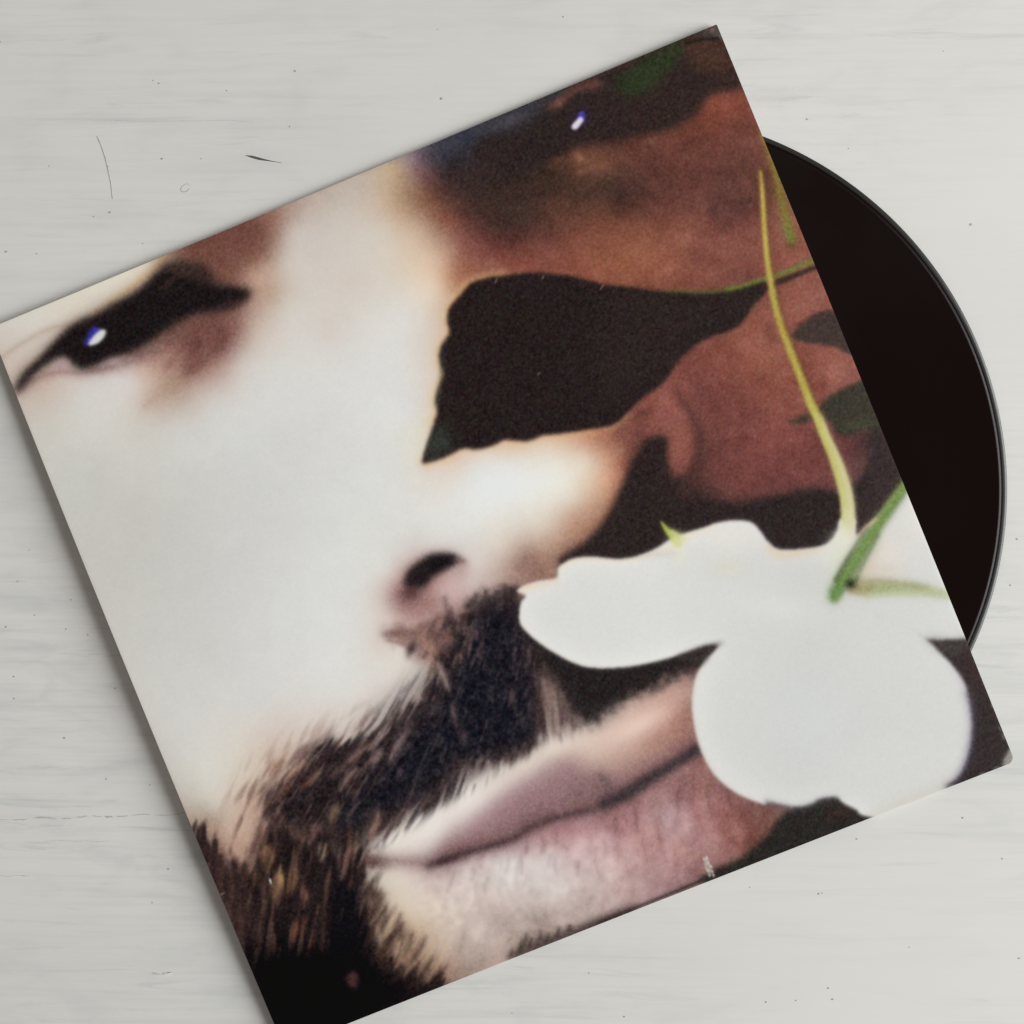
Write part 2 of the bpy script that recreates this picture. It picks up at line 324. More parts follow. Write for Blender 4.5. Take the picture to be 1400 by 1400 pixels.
# ---- smooth ground of skin tones: radial interpolation of colour notes ------
NOTES = """
-10,470,205,195,185;40,600,198,195,188;100,560,206,202,196;150,640,200,198,192;60,522,198,178,166;120,540,208,204,200
200,700,196,194,189;150,800,194,192,187;250,800,197,195,192;200,900,199,197,193;300,900,202,200,197;250,1000,203,201,197;350,950,207,206,204
280,1060,206,203,196;400,900,210,209,207;400,750,207,206,204;300,650,203,202,199;400,600,207,206,204;350,520,208,205,202;480,600,212,211,209
500,720,213,213,210;480,850,214,213,211;460,950,213,210,207;540,640,215,214,211;560,560,216,214,212;540,480,217,215,212;560,430,216,211,206
450,450,208,200,194;400,430,208,202,196;480,380,207,197,189;430,350,203,195,189;400,320,196,183,175;450,280,192,180,170;500,250,190,175,162
520,320,207,197,186;550,370,212,198,182;540,230,182,158,132;550,280,178,146,108;575,310,190,160,125;595,350,205,175,140;600,395,214,190,155
610,362,195,155,120;625,380,165,115,90;370,300,150,112,98;340,320,118,78,68;300,330,112,74,64;260,345,110,72,62;360,350,160,125,108
345,375,188,155,125;390,360,200,188,178;370,400,182,156,140;390,420,205,195,185;320,420,150,110,98;300,455,118,80,74;275,470,112,76,70
260,500,145,108,98;240,495,172,138,120;235,530,175,148,132;270,520,178,150,140;215,550,190,172,158;300,500,170,140,130;330,460,180,155,145
350,440,190,170,158;330,500,202,192,186;290,550,204,198,193;240,580,202,197,192;180,520,210,200,196;160,500,200,185,182;200,500,190,160,148
190,485,150,120,115;100,430,213,204,192;60,440,214,208,198;150,402,213,206,194;30,450,212,206,198;190,378,214,205,190;200,362,214,205,190
650,650,220,220,217;700,640,222,221,218;640,720,218,217,214;700,690,222,220,216;760,640,225,219,211;780,680,218,206,193;800,630,216,200,184
820,640,206,174,151;840,630,182,132,108;830,670,194,148,122;846,640,168,114,94;740,720,210,196,182;790,715,175,135,115;690,750,205,190,178;740,750,178,148,132
660,770,207,196,190;690,780,180,155,145;720,765,150,118,108;640,800,200,182,178;650,740,213,208,203;600,740,214,210,206;530,780,212,207,203
545,800,195,170,165;560,822,160,125,123;580,830,175,140,138;610,820,195,165,162;630,830,178,145,142;560,850,190,160,155;530,840,205,190,184
600,790,185,150,150;520,880,210,200,194;560,900,212,205,198;520,920,214,209,204;500,950,212,205,200;540,930,210,200,195
620,624,216,194,165;700,602,212,184,158;760,596,208,176,152;800,602,190,145,120;825,600,165,112,92;845,597,125,82,70;585,600,216,207,190;580,645,216,208,200;660,630,219,214,208;740,615,218,204,190
600,210,60,62,74;650,185,52,55,68;700,160,72,75,86;730,145,58,59,66;600,255,95,65,62;650,260,58,44,40;700,230,50,38,35;760,200,42,33,32
580,235,112,88,90;565,215,132,112,120;585,270,130,95,78;605,300,132,92,76;640,310,105,68,62;700,300,62,46,42;750,280,80,55,46;800,250,80,58,48
790,215,105,72,58;830,225,95,66,54;850,260,70,50,44;880,240,82,54,48;860,200,92,58,50;900,200,96,60,52;960,180,105,64,54;980,140,125,72,58
1010,180,105,66,58;1030,230,95,62,55;950,250,92,58,52;1000,280,92,60,56;900,290,100,64,56;850,320,120,78,64;800,330,118,75,62;870,350,135,88,68
750,340,108,68,60;700,350,115,70,62;650,355,130,85,75;950,350,125,80,70;1000,340,122,78,70;930,330,130,84,70;1010,380,118,76,68
1080,330,130,82,70;1110,400,130,85,75;1090,430,130,82,72;1140,510,135,85,75;1100,480,128,80,70;960,480,122,74,66;1000,450,135,85,72
1030,500,135,85,72;960,540,108,68,64;1000,580,110,68,64;1060,540,130,82,72;1040,600,118,72,68;1080,620,112,68,64;980,620,95,58,55
1020,660,105,64,60;1150,620,95,58,58;1190,600,70,50,50;905,540,140,88,80;920,570,135,85,78;930,610,125,80,72;890,570,118,72,65;860,592,112,72,66
850,650,175,120,100;870,620,100,65,58;870,650,70,48,44;1120,650,100,60,58;1060,660,100,60,58
520,1155,218,212,204;560,1130,222,216,210;600,1110,222,215,209;640,1090,220,212,207;680,1065,212,200,193;720,1045,214,202,192;760,1020,215,202,193
800,1010,213,193,182;850,1000,206,178,167;890,975,198,165,153;930,950,186,150,139;920,990,178,136,124;940,1000,155,112,102;900,1020,175,138,125
860,1035,182,150,138;660,1130,172,145,146;700,1105,155,125,128;740,1085,150,122,125;770,1065,155,130,130;770,1095,145,115,118;720,1120,158,130,132
620,1155,170,143,143;820,1075,150,120,115;830,1090,110,85,85;850,1060,165,132,122;880,1050,160,122,112;915,1035,140,102,95;810,1040,190,165,155;770,1040,185,162,155
640,1120,200,184,182;600,1140,215,206,202;690,1080,192,172,170
540,1200,212,202,190;580,1198,205,188,184;640,1185,205,190,188;680,1172,200,186,184;700,1190,212,203,200;740,1150,190,155,156;770,1140,178,136,139
800,1140,185,148,150;750,1170,205,192,190;780,1180,198,178,178;850,1120,165,118,119;830,1150,188,155,156;880,1150,178,138,136;910,1120,172,140,142
920,1160,170,130,128;960,1130,166,124,124;950,1080,150,106,104;1000,1120,138,92,87;1020,1150,122,78,71;970,1160,158,116,114;1050,1110,108,74,67
1000,1090,134,92,90;940,1190,150,112,112;900,1210,160,128,129;860,1220,178,150,148;820,1200,195,175,172;780,1230,190,172,168;740,1220,200,188,184
700,1240,188,172,166;720,1270,165,148,140;660,1220,200,185,180;620,1240,205,190,182;650,1280,188,172,164;600,1290,190,170,155;560,1240,208,194,178
580,1270,196,175,155;540,1260,190,165,142;640,1310,170,152,144;610,1320,165,138,122;560,1300,170,140,118;680,1300,180,160,152
300,1100,200,190,178;330,1130,192,168,152;345,1100,185,155,138;320,1160,175,142,126;350,1060,200,185,170;290,1120,170,150,135;380,1040,195,172,158
420,1010,205,190,182;470,980,208,198,192;1200,900,205,206,204;1300,800,210,208,204;450,1300,30,26,28;400,1200,60,45,42;600,1000,40,36,40;1250,1050,200,200,198
"""
N_ = np.array([[float(v) for v in t.split(',')] for l in NOTES.strip().splitlines() for t in l.split(';')])
F_ = 6
k_ = (N_[:, 2] - N_[:, 4] > 50) & (N_[:, 2] > 165) & (N_[:, 0] < 650) & (N_[:, 1] < 700); N_[k_, 4] += 13
gx = PX0 + (np.arange(-(-PW // F_)) + .5) * F_; gy = PY0 + (np.arange(-(-PH // F_)) + .5) * F_
Pn = N_[:, :2]
phi = lambda r: np.sqrt(r * r + 64.)
A_ = phi(np.hypot(Pn[:, None, 0] - Pn[None, :, 0], Pn[:, None, 1] - Pn[None, :, 1]))
n_ = len(Pn); M_ = np.zeros((n_ + 1, n_ + 1)); M_[:n_, :n_] = A_; M_[n_, :n_] = 1; M_[:n_, n_] = 1
W_ = np.linalg.solve(M_, np.vstack([N_[:, 2:5], np.zeros((1, 3))]))
GX, GY = np.meshgrid(gx, gy); low = np.zeros(GX.shape + (3,))
for i in range(n_): low += phi(np.hypot(GX - Pn[i, 0], GY - Pn[i, 1]))[..., None] * W_[i]
low = np.clip(low + W_[n_], 8, 226).astype(np.float32)
for c in range(3): canvas[..., c] = blur(upsample(low[..., c], F_, PH, PW), 3.)
# slow mottling of the skin, stronger in the shaded half
def cloud(s):
    z = blur(rng.standard_normal((PH // 2, PW // 2)).astype(np.float32), s / 2.); z /= z.std(); return upsample(z, 2, PH, PW)
lum = canvas.mean(2) / 255
mt = (cloud(14) * .6 + cloud(5) * .5)
amp = 1.0 + 5.0 * np.clip((.72 - lum) / .3, 0, 1)
canvas += (mt * amp)[..., None] * np.array([1., .85, .8], np.float32)

# ---- left eye ---------------------------------------------------------------
K = (0, 340, 4)
stroke(C(*K, [(0, 610), (120, 520), (270, 440), (360, 420)]), [3, 4, 5, 3], (170, 142, 130), 5, .55)
stroke(C(*K, [(520, 350), (640, 270), (760, 180), (850, 100), (895, 40)]), [4, 6, 7, 7], (214, 172, 118), 5, .7)
poly(C(*K, [(950, 55), (1120, -30), (1330, -170), (1480, -150), (1450, 0), (1360, 90), (1290, 190), (1180, 180), (1050, 120)]), (112, 73, 64), 12, .8)
poly(C(*K, [(840, 510), (950, 440), (1080, 380), (1230, 350), (1330, 400), (1280, 520), (1150, 600), (1040, 680), (960, 640), (900, 590)]), (122, 82, 76), 12, .8)
dab(*C(*K, [(1080, 520)])[0], 10, 9, 0, (92, 58, 55), .7); dab(*C(*K, [(1200, 470)])[0], 12, 12, 0, (104, 66, 62), .6)
dab(*C(*K, [(1040, 660)])[0], 26, 9, -38, (110, 74, 68), .6); dab(*C(*K, [(930, 600)])[0], 18, 16, -20, (172, 132, 112), .6)
stroke(C(*K, [(980, 700), (880, 790), (800, 860)]), [14, 12, 4], (178, 150, 134), 9, .7)
stroke(C(*K, [(110, 780), (230, 700), (340, 675), (450, 680), (600, 650), (740, 610)]), [3, 7, 7, 5, 6, 4], (150, 112, 112), 6, .75)
eye = C(*K, [(900, 80), (1000, 70), (1120, 95), (1180, 180), (1290, 205), (1375, 228), (1330, 290), (1200, 345), (1060, 365), (960, 420), (880, 470), (800, 530),
     (700, 575), (600, 600), (530, 640), (450, 660), (400, 630), (350, 590), (250, 640), (180, 700), (110, 785), (82, 775), (130, 690), (230, 590), (320, 490),
     (380, 430), (450, 385), (520, 360), (600, 310), (700, 260), (800, 190), (870, 110)])
poly(eye, (92, 66, 58), 11, .75); poly(eye, (48, 38, 35), 5, .9)
poly(C(*K, [(880, 130), (1000, 150), (1130, 200), (1290, 225), (1350, 240), (1310, 280), (1180, 320), (1040, 345), (930, 410), (800, 500), (690, 560), (590, 585), (520, 625), (440, 645), (400, 610), (330, 580), (240, 630), (170, 695), (105, 770), (140, 690), (240, 590), (340, 485), (420, 420), (540, 370), (640, 310), (760, 240)]), (27, 22, 24), 4, .92)
strands(C(*K, [(560, 360), (700, 270), (840, 160), (930, 70), (1080, 70), (1160, 170), (1040, 200), (800, 260), (640, 350)]), 4, .4, 1.2, (66, 50, 44), -38, .45, 8, 1.6)
strands(C(*K, [(480, 660), (640, 600), (820, 530), (960, 430), (1020, 440), (880, 560), (700, 640), (520, 690)]), 6, .3, 2.0, (96, 68, 66), 62, .3, 6, 2.6, 2.)
strands(C(*K, [(860, 560), (1000, 450), (1200, 360), (1320, 400), (1240, 540), (1060, 680), (940, 680)]), 9, .6, 1.2, (96, 62, 58), 140, .35, 9, 2.8, 1.4)
dab(*C(*K, [(340, 625)])[0], 9, 6, -30, (172, 145, 152), .8)
dab(*C(*K, [(620, 620)])[0], 12, 4, -20, (168, 140, 146), .5)
dab(*C(*K, [(1280, 300)])[0], 14, 9, -10, (60, 42, 42), .5)
poly(C(*K, [(462, 520), (484, 468), (510, 428), (550, 436), (528, 480), (492, 526)]), (56, 50, 150), 2.0)
poly(C(*K, [(484, 526), (504, 490), (536, 454), (560, 442), (580, 450), (574, 480), (545, 514), (512, 528)]), (212, 211, 214), 1.7)

# ---- top right: brow shade, eye, leaf in shade -------------------------------
K = (700, 20, 4)
band = C(*K, [(-180, 860), (-200, 700), (-60, 540), (200, 430), (560, 280), (930, 110), (1130, 20), (1260, 300), (1260, 395), (1140, 420), (1060, 455), (1020, 530), (930, 590), (800, 640),
     (680, 655), (560, 690), (420, 705), (330, 725), (200, 775), (60, 850), (-40, 920), (-120, 940)])
poly(band, (44, 34, 32), 9, .6)
poly(band, (43, 34, 33), 4.5, .82)
poly(C(*K, [(-480, 740), (-300, 620), (-60, 520), (200, 420), (330, 370), (300, 420), (160, 520), (40, 600), (-120, 650), (-300, 700), (-420, 790)]), (60, 61, 70), 8, .8)
dab(640, 245, 46, 34, -20, (54, 42, 40), .75); dab(690, 285, 50, 30, 10, (60, 45, 42), .5)
dab(*C(*K, [(-20, 580)])[0], 26, 7, -24, (82, 84, 94), .5); dab(*C(*K, [(-250, 650)])[0], 26, 9, -24, (50, 54, 68), .5)
poly(C(*K, [(190, 500), (260, 440), (350, 380), (440, 350), (510, 370), (470, 400), (360, 420), (270, 490), (220, 520)]), (100, 68, 62), 3.5, .8)
dab(*C(*K, [(260, 480)])[0], 7, 5, -30, (128, 88, 80), .6)
poly(C(*K, [(660, 440), (570, 400), (600, 330), (700, 250), (800, 190), (935, 130), (955, 170), (880, 275), (790, 375), (730, 425)]), (45, 56, 35), 6, .85)
dab(*C(*K, [(600, 360)])[0], 10, 10, 0, (36, 42, 30), .6)
poly(C(*K, [(960, 130), (1140, 130), (1220, 280), (1180, 330), (1080, 300), (1000, 290), (960, 210)]), (78, 54, 44), 6, .7, rough=.4)
stroke(C(*K, [(960, 150), (1050, 130), (1150, 122)]), [3, 4, 3], (26, 20, 20), 2, .8)
poly(C(*K, [(985, 110), (1060, 60), (1130, 45), (1150, 110), (1060, 118)]), (72, 66, 62), 2, .6)
for q in range(5): spindle(*C(*K, [(1050 + 14 * q, 75 + 9 * q), (1125 + 6 * q, 58 + 12 * q)]), 1.2, (125, 120, 116), .8, .6)
dab(*C(*K, [(370, 570)])[0], 15, 11, -50, (44, 36, 60), .6)
poly(C(*K, [(355, 565), (370, 530), (395, 525), (400, 560), (385, 590)]), (70, 62, 165), 1.4)
poly(C(*K, [(325, 610), (345, 580), (375, 555), (390, 575), (365, 612), (342, 628)]), (214, 204, 218), 1.4)
for x, y, rx, ry, c, a in ((370, 780, 7, 9, (150, 108, 96), .6), (470, 830, 16, 6, (128, 88, 74), .5), (370, 860, 6, 4, (140, 98, 84), .5), (250, 800, 14, 8, (98, 66, 52), .5),
        (500, 960, 40, 11, (60, 44, 38), .55), (180, 950, 40, 14, (54, 40, 36), .6), (640, 930, 18, 8, (86, 58, 58), .4), (1100, 1080, 7, 9, (70, 45, 44), .6),
        (1290, 1020, 14, 5, (74, 48, 46), .5), (520, 1250, 40, 30, (132, 86, 66), .4), (650, 1320, 30, 18, (140, 92, 72), .4)):
    dab(*C(*K, [(x, y)])[0], rx, ry, -12, c, a)

# ---- shaded half: nose wing, dark under the nose, far cheek ------------------
K = (860, 300, 4)
stroke(C(*K, [(20, 1080), (90, 1050), (150, 1030)]), [4, 6, 4], (90, 58, 54), 5, .6)
for x, y, rx, ry, c, a in ((760, 610, 8, 14, (96, 58, 52), .6), (790, 660, 6, 5, (86, 54, 50), .5), (1060, 910, 6, 10, (100, 60, 56), .6), (700, 1040, 10, 12, (100, 62, 58), .35),
        (720, 870, 10, 8, (108, 66, 60), .4), (560, 940, 30, 30, (112, 68, 62), .4), (960, 430, 30, 22, (146, 94, 82), .4)):
    dab(*C(*K, [(x, y)])[0], rx, ry, 0, c, a)
under = [(892, 592), (908, 594), (914, 606), (909, 622), (916, 642), (938, 656), (965, 672), (1002, 686), (1060, 678), (1112, 668), (1150, 672), (1186, 640), (1192, 596), (1215, 580), (1262, 690), (1200, 760),
     (1060, 770), (960, 770), (790, 778), (764, 766), (788, 750), (812, 730), (834, 700), (851, 664), (868, 628)]
poly(under, (62, 44, 42), 10, .8); poly(under, (40, 32, 32), 4.2, .95)
poly([(1186, 612), (1196, 590), (1216, 580), (1258, 680), (1190, 740), (1176, 720), (1184, 660)], (58, 46, 46), 5, .6)
KN = (800, 500, 3.5)
stroke(C(*KN, [(430, 130), (500, 230), (545, 340), (548, 430), (520, 530), (470, 600)]), [6, 11, 15, 17, 18, 14], (72, 48, 45), 9, .8)
poly(C(*KN, [(375, 95), (425, 140), (462, 205), (492, 270), (510, 340), (505, 430), (470, 505), (425, 552), (395, 520), (385, 450), (395, 380), (362, 338), (318, 345), (290, 330), (310, 250), (335, 170)]), (132, 84, 76), 4, .75, rough=.2)
dab(*C(*KN, [(385, 170)])[0], 10, 16, 20, (146, 94, 86), .6); dab(*C(*KN, [(450, 400)])[0], 10, 22, 0, (138, 88, 79), .5)
stroke(C(*KN, [(150, 300), (210, 260), (280, 220)]), [8, 8, 5], (96, 62, 56), 6, .6)
stroke(C(*KN, [(300, 480), (310, 410), (350, 360), (378, 366), (372, 430), (390, 520)]), [14, 10, 6, 8, 8, 10], (44, 34, 34), 5, .85)
dab(*C(*KN, [(560, 590)])[0], 26, 14, 25, (66, 44, 42), .7); dab(*C(*KN, [(680, 620)])[0], 24, 10, 10, (84, 54, 50), .5)
dab(1020, 655, 40, 12, 0, (104, 64, 60), .4); dab(905, 662, 16, 20, 30, (44, 34, 34), .6)


# ---- nose: near nostril and tip ----------------------------------------------
K = (500, 600, 4)
dab(*C(*K, [(300, 800)])[0], 36, 27, -25, (168, 133, 126), .8)
dab(*C(*K, [(230, 860)])[0], 20, 17, 0, (126, 90, 88), .8); dab(*C(*K, [(330, 900)])[0], 24, 14, 0, (150, 113, 109), .75)
dab(*C(*K, [(460, 820)])[0], 20, 15, -20, (198, 172, 170), .6); dab(*C(*K, [(520, 720)])[0], 12, 12, 0, (170, 140, 138), .5)
nost = C(*K, [(212, 800), (228, 735), (280, 680), (340, 645), (420, 632), (490, 640), (500, 672), (445, 702), (375, 742), (335, 795), (290, 815), (245, 815)])
poly(nost, (96, 68, 65), 8, .85); poly(nost, (30, 25, 27), 3.8, .95); poly(nost[3:9], (20, 17, 20), 4, .6)
dab(*C(*K, [(250, 840)])[0], 13, 10, -20, (70, 46, 48), .7)
dab(*C(*K, [(520, 665)])[0], 9, 6, 20, (110, 82, 80), .6)
stroke(C(*K, [(430, 870), (445, 930), (440, 990)]), [4, 6, 8], (86, 64, 64), 4, .6)
stroke(C(*K, [(110, 1065), (180, 1055), (260, 1060), (330, 1020), (400, 980)]), [4, 8, 10, 8, 6], (112, 80, 78), 6, .8)
stroke(C(*K, [(120, 1100), (200, 1120), (240, 1150)]), [3, 5, 5], (128, 98, 92), 4, .7)

# ---- lips ---------------------------------------------------------------------
poly([(596, 1178), (630, 1146), (680, 1108), (722, 1074), (760, 1048), (782, 1044), (806, 1062), (840, 1062), (880, 1046), (945, 1012), (948, 1026), (880, 1068), (800, 1108), (700, 1144), (640, 1164)], (147, 113, 117), 14, .85)
stroke([(600, 1174), (650, 1152), (700, 1132), (740, 1112), (800, 1092), (840, 1078)], [6, 14, 18, 18, 18, 12], (124, 92, 95), 12, .6)
dab(872, 992, 42, 13, -28, (224, 200, 187), .75); dab(770, 1012, 44, 13, -28, (222, 207, 198), .7); dab(905, 1012, 24, 12, -30, (160, 118, 106), .5); dab(938, 985, 14, 24, 10, (150, 108, 98), .5); dab(640, 1095, 70, 14, -30, (226, 218, 213), .6)
poly([(800, 1062), (835, 1066), (834, 1095), (770, 1112), (770, 1085)], (124, 98, 98), 8, .6)
stroke([(820, 1060), (830, 1070), (834, 1092)], [3, 5, 8], (84, 66, 68), 5, .7)
lipl = [(506, 1176), (540, 1180), (587, 1183), (615, 1173), (650, 1162), (700, 1147), (728, 1130), (762, 1118), (800, 1109), (832, 1099), (856, 1086), (880, 1071), (905, 1055), (930, 1040), (952, 1024)]
stroke([(x, y - 4) for x, y in lipl], [12, 10, 20, 24, 20, 18, 18, 15, 17, 20, 22, 20, 16, 14, 14], (116, 84, 85), 12, .75)
dab(505, 1178, 26, 9, 5, (84, 58, 56), .8)
stroke(lipl[2:], [6, 10, 6, 6, 10, 7, 6, 9, 12, 11, 9, 8, 8], (58, 42, 44), 6, .9)
stroke([(640, 1166), (680, 1154), (704, 1146)], [4, 4, 4], (72, 54, 56), 3, .5)
stroke([(826, 1098), (858, 1086), (885, 1068), (915, 1050), (952, 1026)], [9, 18, 16, 12, 12], (48, 44, 47), 7, .85)
dab(610, 1176, 16, 5, -20, (66, 44, 48), .6)
stroke([(770, 1132), (800, 1130), (840, 1116), (890, 1084), (935, 1056)], [14, 14, 16, 14, 12], (160, 116, 118), 12, .45)
dab(1020, 1085, 30, 22, 25, (122, 82, 80), .5)
for x, y, l, a0, c, a in ((722, 1152, 16, 100, (128, 92, 94), .6), (660, 1168, 18, 95, (150, 118, 118), .5), (752, 1172, 16, 95, (150, 128, 130), .4), (792, 1178, 20, 95, (152, 128, 130), .55), (815, 1160, 40, 84, (150, 118, 120), .4),
        (846, 1140, 40, 88, (152, 110, 110), .4), (880, 1130, 50, 84, (150, 108, 106), .45), (905, 1110, 60, 80, (196, 164, 166), .5), (900, 1120, 70, 78, (146, 104, 102), .5), (930, 1100, 50, 70, (190, 156, 156), .45), (946, 1090, 60, 68, (138, 88, 82), .5),
        (964, 1110, 50, 75, (170, 126, 120), .4), (990, 1120, 40, 80, (140, 86, 76), .5), (925, 1160, 40, 90, (144, 100, 98), .5), (870, 1180, 40, 95, (160, 128, 126), .4), (720, 1200, 30, 100, (188, 170, 168), .5)):
    r = np.radians(a0); spindle((x, y), (x + np.cos(r) * l, y + np.sin(r) * l), 6, c, 4, a, .06)
for x, y, rx, ry, c, a in ((690, 1190, 16, 12, (218, 210, 207), .8), (765, 1212, 24, 14, (214, 203, 200), .6), (755, 1192, 14, 12, (208, 196, 194), .5), (910, 1120, 10, 26, (188, 158, 162), .5), (965, 1098, 14, 8, (176, 130, 126), .5), (930, 1165, 10, 12, (190, 150, 142), .5),
        (690, 1262, 20, 16, (172, 156, 150), .5), (735, 1258, 30, 10, (160, 142, 138), .5), (1000, 1140, 20, 20, (136, 92, 88), .4)):
    dab(x, y, rx, ry, -15, c, a)
b_, m_ = polymask([(580, 1190), (720, 1150), (850, 1105), (950, 1050), (1040, 1090), (1050, 1140), (960, 1200), (760, 1290), (600, 1290)], 12)
z1 = blur(rng.standard_normal(m_.shape).astype(np.float32), 7); z1 /= z1.std(); z2 = streak(b_, 84, 10, 4.); z3 = blur(rng.standard_normal(m_.shape).astype(np.float32), 3.2); z3 /= z3.std()
canvas[b_[1]:b_[3], b_[0]:b_[2]] += (m_ * (z1 * 3.6 + z3 * 3.2 + z2 * 2.2))[..., None] * np.array([.9, 1, 1])
for k in range(46):
    x = rng.uniform(620, 1010); y0 = np.interp(x, [587, 700, 762, 830, 880, 950, 1010], [1188, 1152, 1124, 1106, 1080, 1034, 1090]) + rng.uniform(6, 50); l = rng.uniform(12, 34); a0 = np.radians(np.interp(x, [620, 1010], [104, 72]) + rng.normal(0, 6))
    c0 = canvas[int(y0 - PY0), int(x - PX0)]; dk = rng.random() < .62
    spindle((x, y0), (x + np.cos(a0) * l, y0 + np.sin(a0) * l), rng.uniform(2.6, 5.), c0 * (.84 if dk else 1.09) + (0 if dk else 3), 3.6, rng.uniform(.35, .75), rng.normal(0, .08))
for k in range(30):
    x = rng.uniform(640, 830); y0 = np.interp(x, [587, 700, 762, 830], [1176, 1140, 1112, 1094]) - rng.uniform(4, 34); l = rng.uniform(8, 20); a0 = np.radians(70 + rng.normal(0, 8)); c0 = canvas[int(y0 - PY0), int(x - PX0)]
    spindle((x, y0), (x + np.cos(a0) * l, y0 + np.sin(a0) * l), rng.uniform(2.4, 4.), c0 * rng.choice([.9, 1.07]), 3.4, .5, 0)
# lower lip rim towards the fold of the card
poly([(702, 1314), (708, 1302), (722, 1296), (750, 1284), (792, 1266), (832, 1250), (870, 1238), (850, 1262), (760, 1296)], (46, 36, 34), 5, .8)
stroke([(820, 1262), (880, 1238), (957, 1206), (985, 1192)], [3, 4, 5, 6], (40, 34, 34), 2.5, .85)
for x, y, l in ((706, 1306, 18), (712, 1300, 22), (722, 1296, 12), (734, 1292, 16), (746, 1288, 10), (760, 1282, 12), (776, 1274, 8), (696, 1310, 10)): spindle((x, y), (x + l * .35, y - l), 6, (50, 38, 35), 4, .75, .1)
poly([(952, 1206), (980, 1190), (1015, 1172), (1045, 1146), (1062, 1126), (1076, 1112), (1100, 1096), (1130, 1085), (1210, 1100), (1200, 1125), (1100, 1165), (1000, 1205)], (38, 35, 32), 3.6, 1, rough=.2)
dab(1150, 1112, 20, 10, -20, (62, 40, 36), .5)

# ---- moustache ------------------------------------------------------------------
hairflow = lambda x, y: 90 + np.interp(x, [330, 400, 520, 620, 700, 780, 900], [22, 34, 36, 20, 8, -8, -30]) - np.interp(y, [1120, 1220], [0, 22]) * (np.asarray(x) < 520)
mou = [(708, 830), (680, 832), (660, 838), (644, 846), (628, 858), (606, 850), (592, 868), (590, 905), (600, 925), (588, 942), (566, 962), (545, 985), (515, 1010), (470, 1016), (440, 1022), (412, 1050), (380, 1078), (366, 1098),
       (362, 1130), (370, 1160), (420, 1170), (470, 1160), (496, 1148), (514, 1126), (536, 1124), (556, 1106), (588, 1096), (608, 1080), (614, 1056), (634, 1040), (660, 1044), (676, 1034), (700, 1032), (726, 1018), (736, 1000),
       (744, 960), (735, 920), (730, 860), (715, 820)]
poly(mou, (150, 122, 112), 15, .5)
hairmass(mou, 12, .3, (66, 50, 48), hairflow, .8, .08, .85, 9, 1.7, post=1.4)
hairmass(mou, 9, .36, (38, 30, 32), hairflow, .92, .15, .9, 8, 1.5, post=.9)
poly([(632, 836), (655, 816), (680, 806), (704, 802), (722, 850), (660, 880), (630, 866)], (42, 33, 34), 6, .92, rough=.7, rs=1.6)
poly([(690, 830), (722, 880), (735, 960), (725, 1012), (660, 1030), (600, 1060), (540, 1102), (480, 1130), (462, 1110), (530, 1040), (595, 965), (625, 900), (650, 850)], (22, 23, 32), 11, .85)
right = [(720, 850), (760, 880), (860, 900), (960, 870), (990, 882), (958, 916), (925, 924), (890, 942), (856, 958), (826, 978), (806, 992), (792, 982), (778, 964), (758, 938), (735, 912)]
poly(right, (84, 62, 58), 11, .7); poly(right, (31, 27, 28), 7, .96, rough=.55, rs=2.)
poly([(736, 925), (758, 935), (784, 980), (795, 996), (770, 1004), (748, 1004), (735, 985)], (92, 69, 65), 9, .6)
strands([(730, 915), (758, 930), (790, 985), (795, 1000), (748, 1010), (732, 990)], 7, .2, 1.6, (52, 40, 42), 84, .6, 9, 1.7, 1.)
strands([(730, 925), (758, 935), (790, 985), (795, 1002), (748, 1010), (732, 995)], 7, 1.0, 1.2, (136, 108, 100), 84, .2, 9, 1.7, 1.)
# hair brushing over the cheek and over the lip
U = [(606, 905), (600, 950), (545, 1015), (500, 1045), (440, 1070), (395, 1098), (368, 1085), (412, 1028), (462, 998), (525, 972), (572, 925)]
strands(U, 10, .2, 1.6, (44, 34, 36), hairflow, .75, 12, 1.6, .8)
strands(U, 10, .9, 1.2, (166, 140, 134), hairflow, .5, 12, 1.4, .6)
strands([(604, 920), (585, 965), (535, 1030), (505, 1040), (520, 1000), (575, 935)], 6, .8, 1.2, (178, 156, 154), hairflow, .6, 15, 1.7, .7)
strands([(318, 1150), (312, 1090), (345, 1045), (400, 1005), (450, 985), (520, 960), (500, 990), (440, 1010), (390, 1060), (362, 1110), (350, 1160)], 11, .5, 1.6, (138, 108, 96), hairflow, .5, 11, 1.7, 1.)
strands([(322, 1140), (335, 1090), (375, 1050), (395, 1060), (364, 1110), (345, 1170)], 10, .7, 1.4, (96, 72, 64), hairflow, .55, 11, 1.7, 1.)
Lw = [(500, 1130), (540, 1108), (600, 1072), (622, 1034), (660, 1036), (730, 1010), (734, 1020), (700, 1042), (664, 1066), (614, 1096), (545, 1140), (506, 1162)]
poly([(500, 1140), (540, 1112), (600, 1078), (622, 1040), (662, 1042), (730, 1012), (728, 1024), (664, 1054), (610, 1088), (545, 1130), (506, 1154)], (70, 54, 54), 6, .6)
strands(Lw, 6, .1, 1.5, (42, 34, 37), hairflow, .75, 9, 1.6, .9)
strands([(512, 1136), (560, 1108), (606, 1080), (622, 1046), (655, 1052), (612, 1092), (540, 1132), (512, 1150)], 5, .9, 1.2, (192, 162, 142), hairflow, .3, 10, 1.8, .9)
strands([(590, 900), (605, 856), (645, 846), (665, 900), (640, 950), (595, 975)], 11, .6, 1.6, (122, 97, 91), lambda x, y: hairflow(x, y) - 6, .5, 6, 1.8, .8)
strands([(690, 880), (735, 880), (748, 945), (720, 960)], 9, .6, 1.6, (104, 82, 79), 100, .5, 6, 1.8, .9)
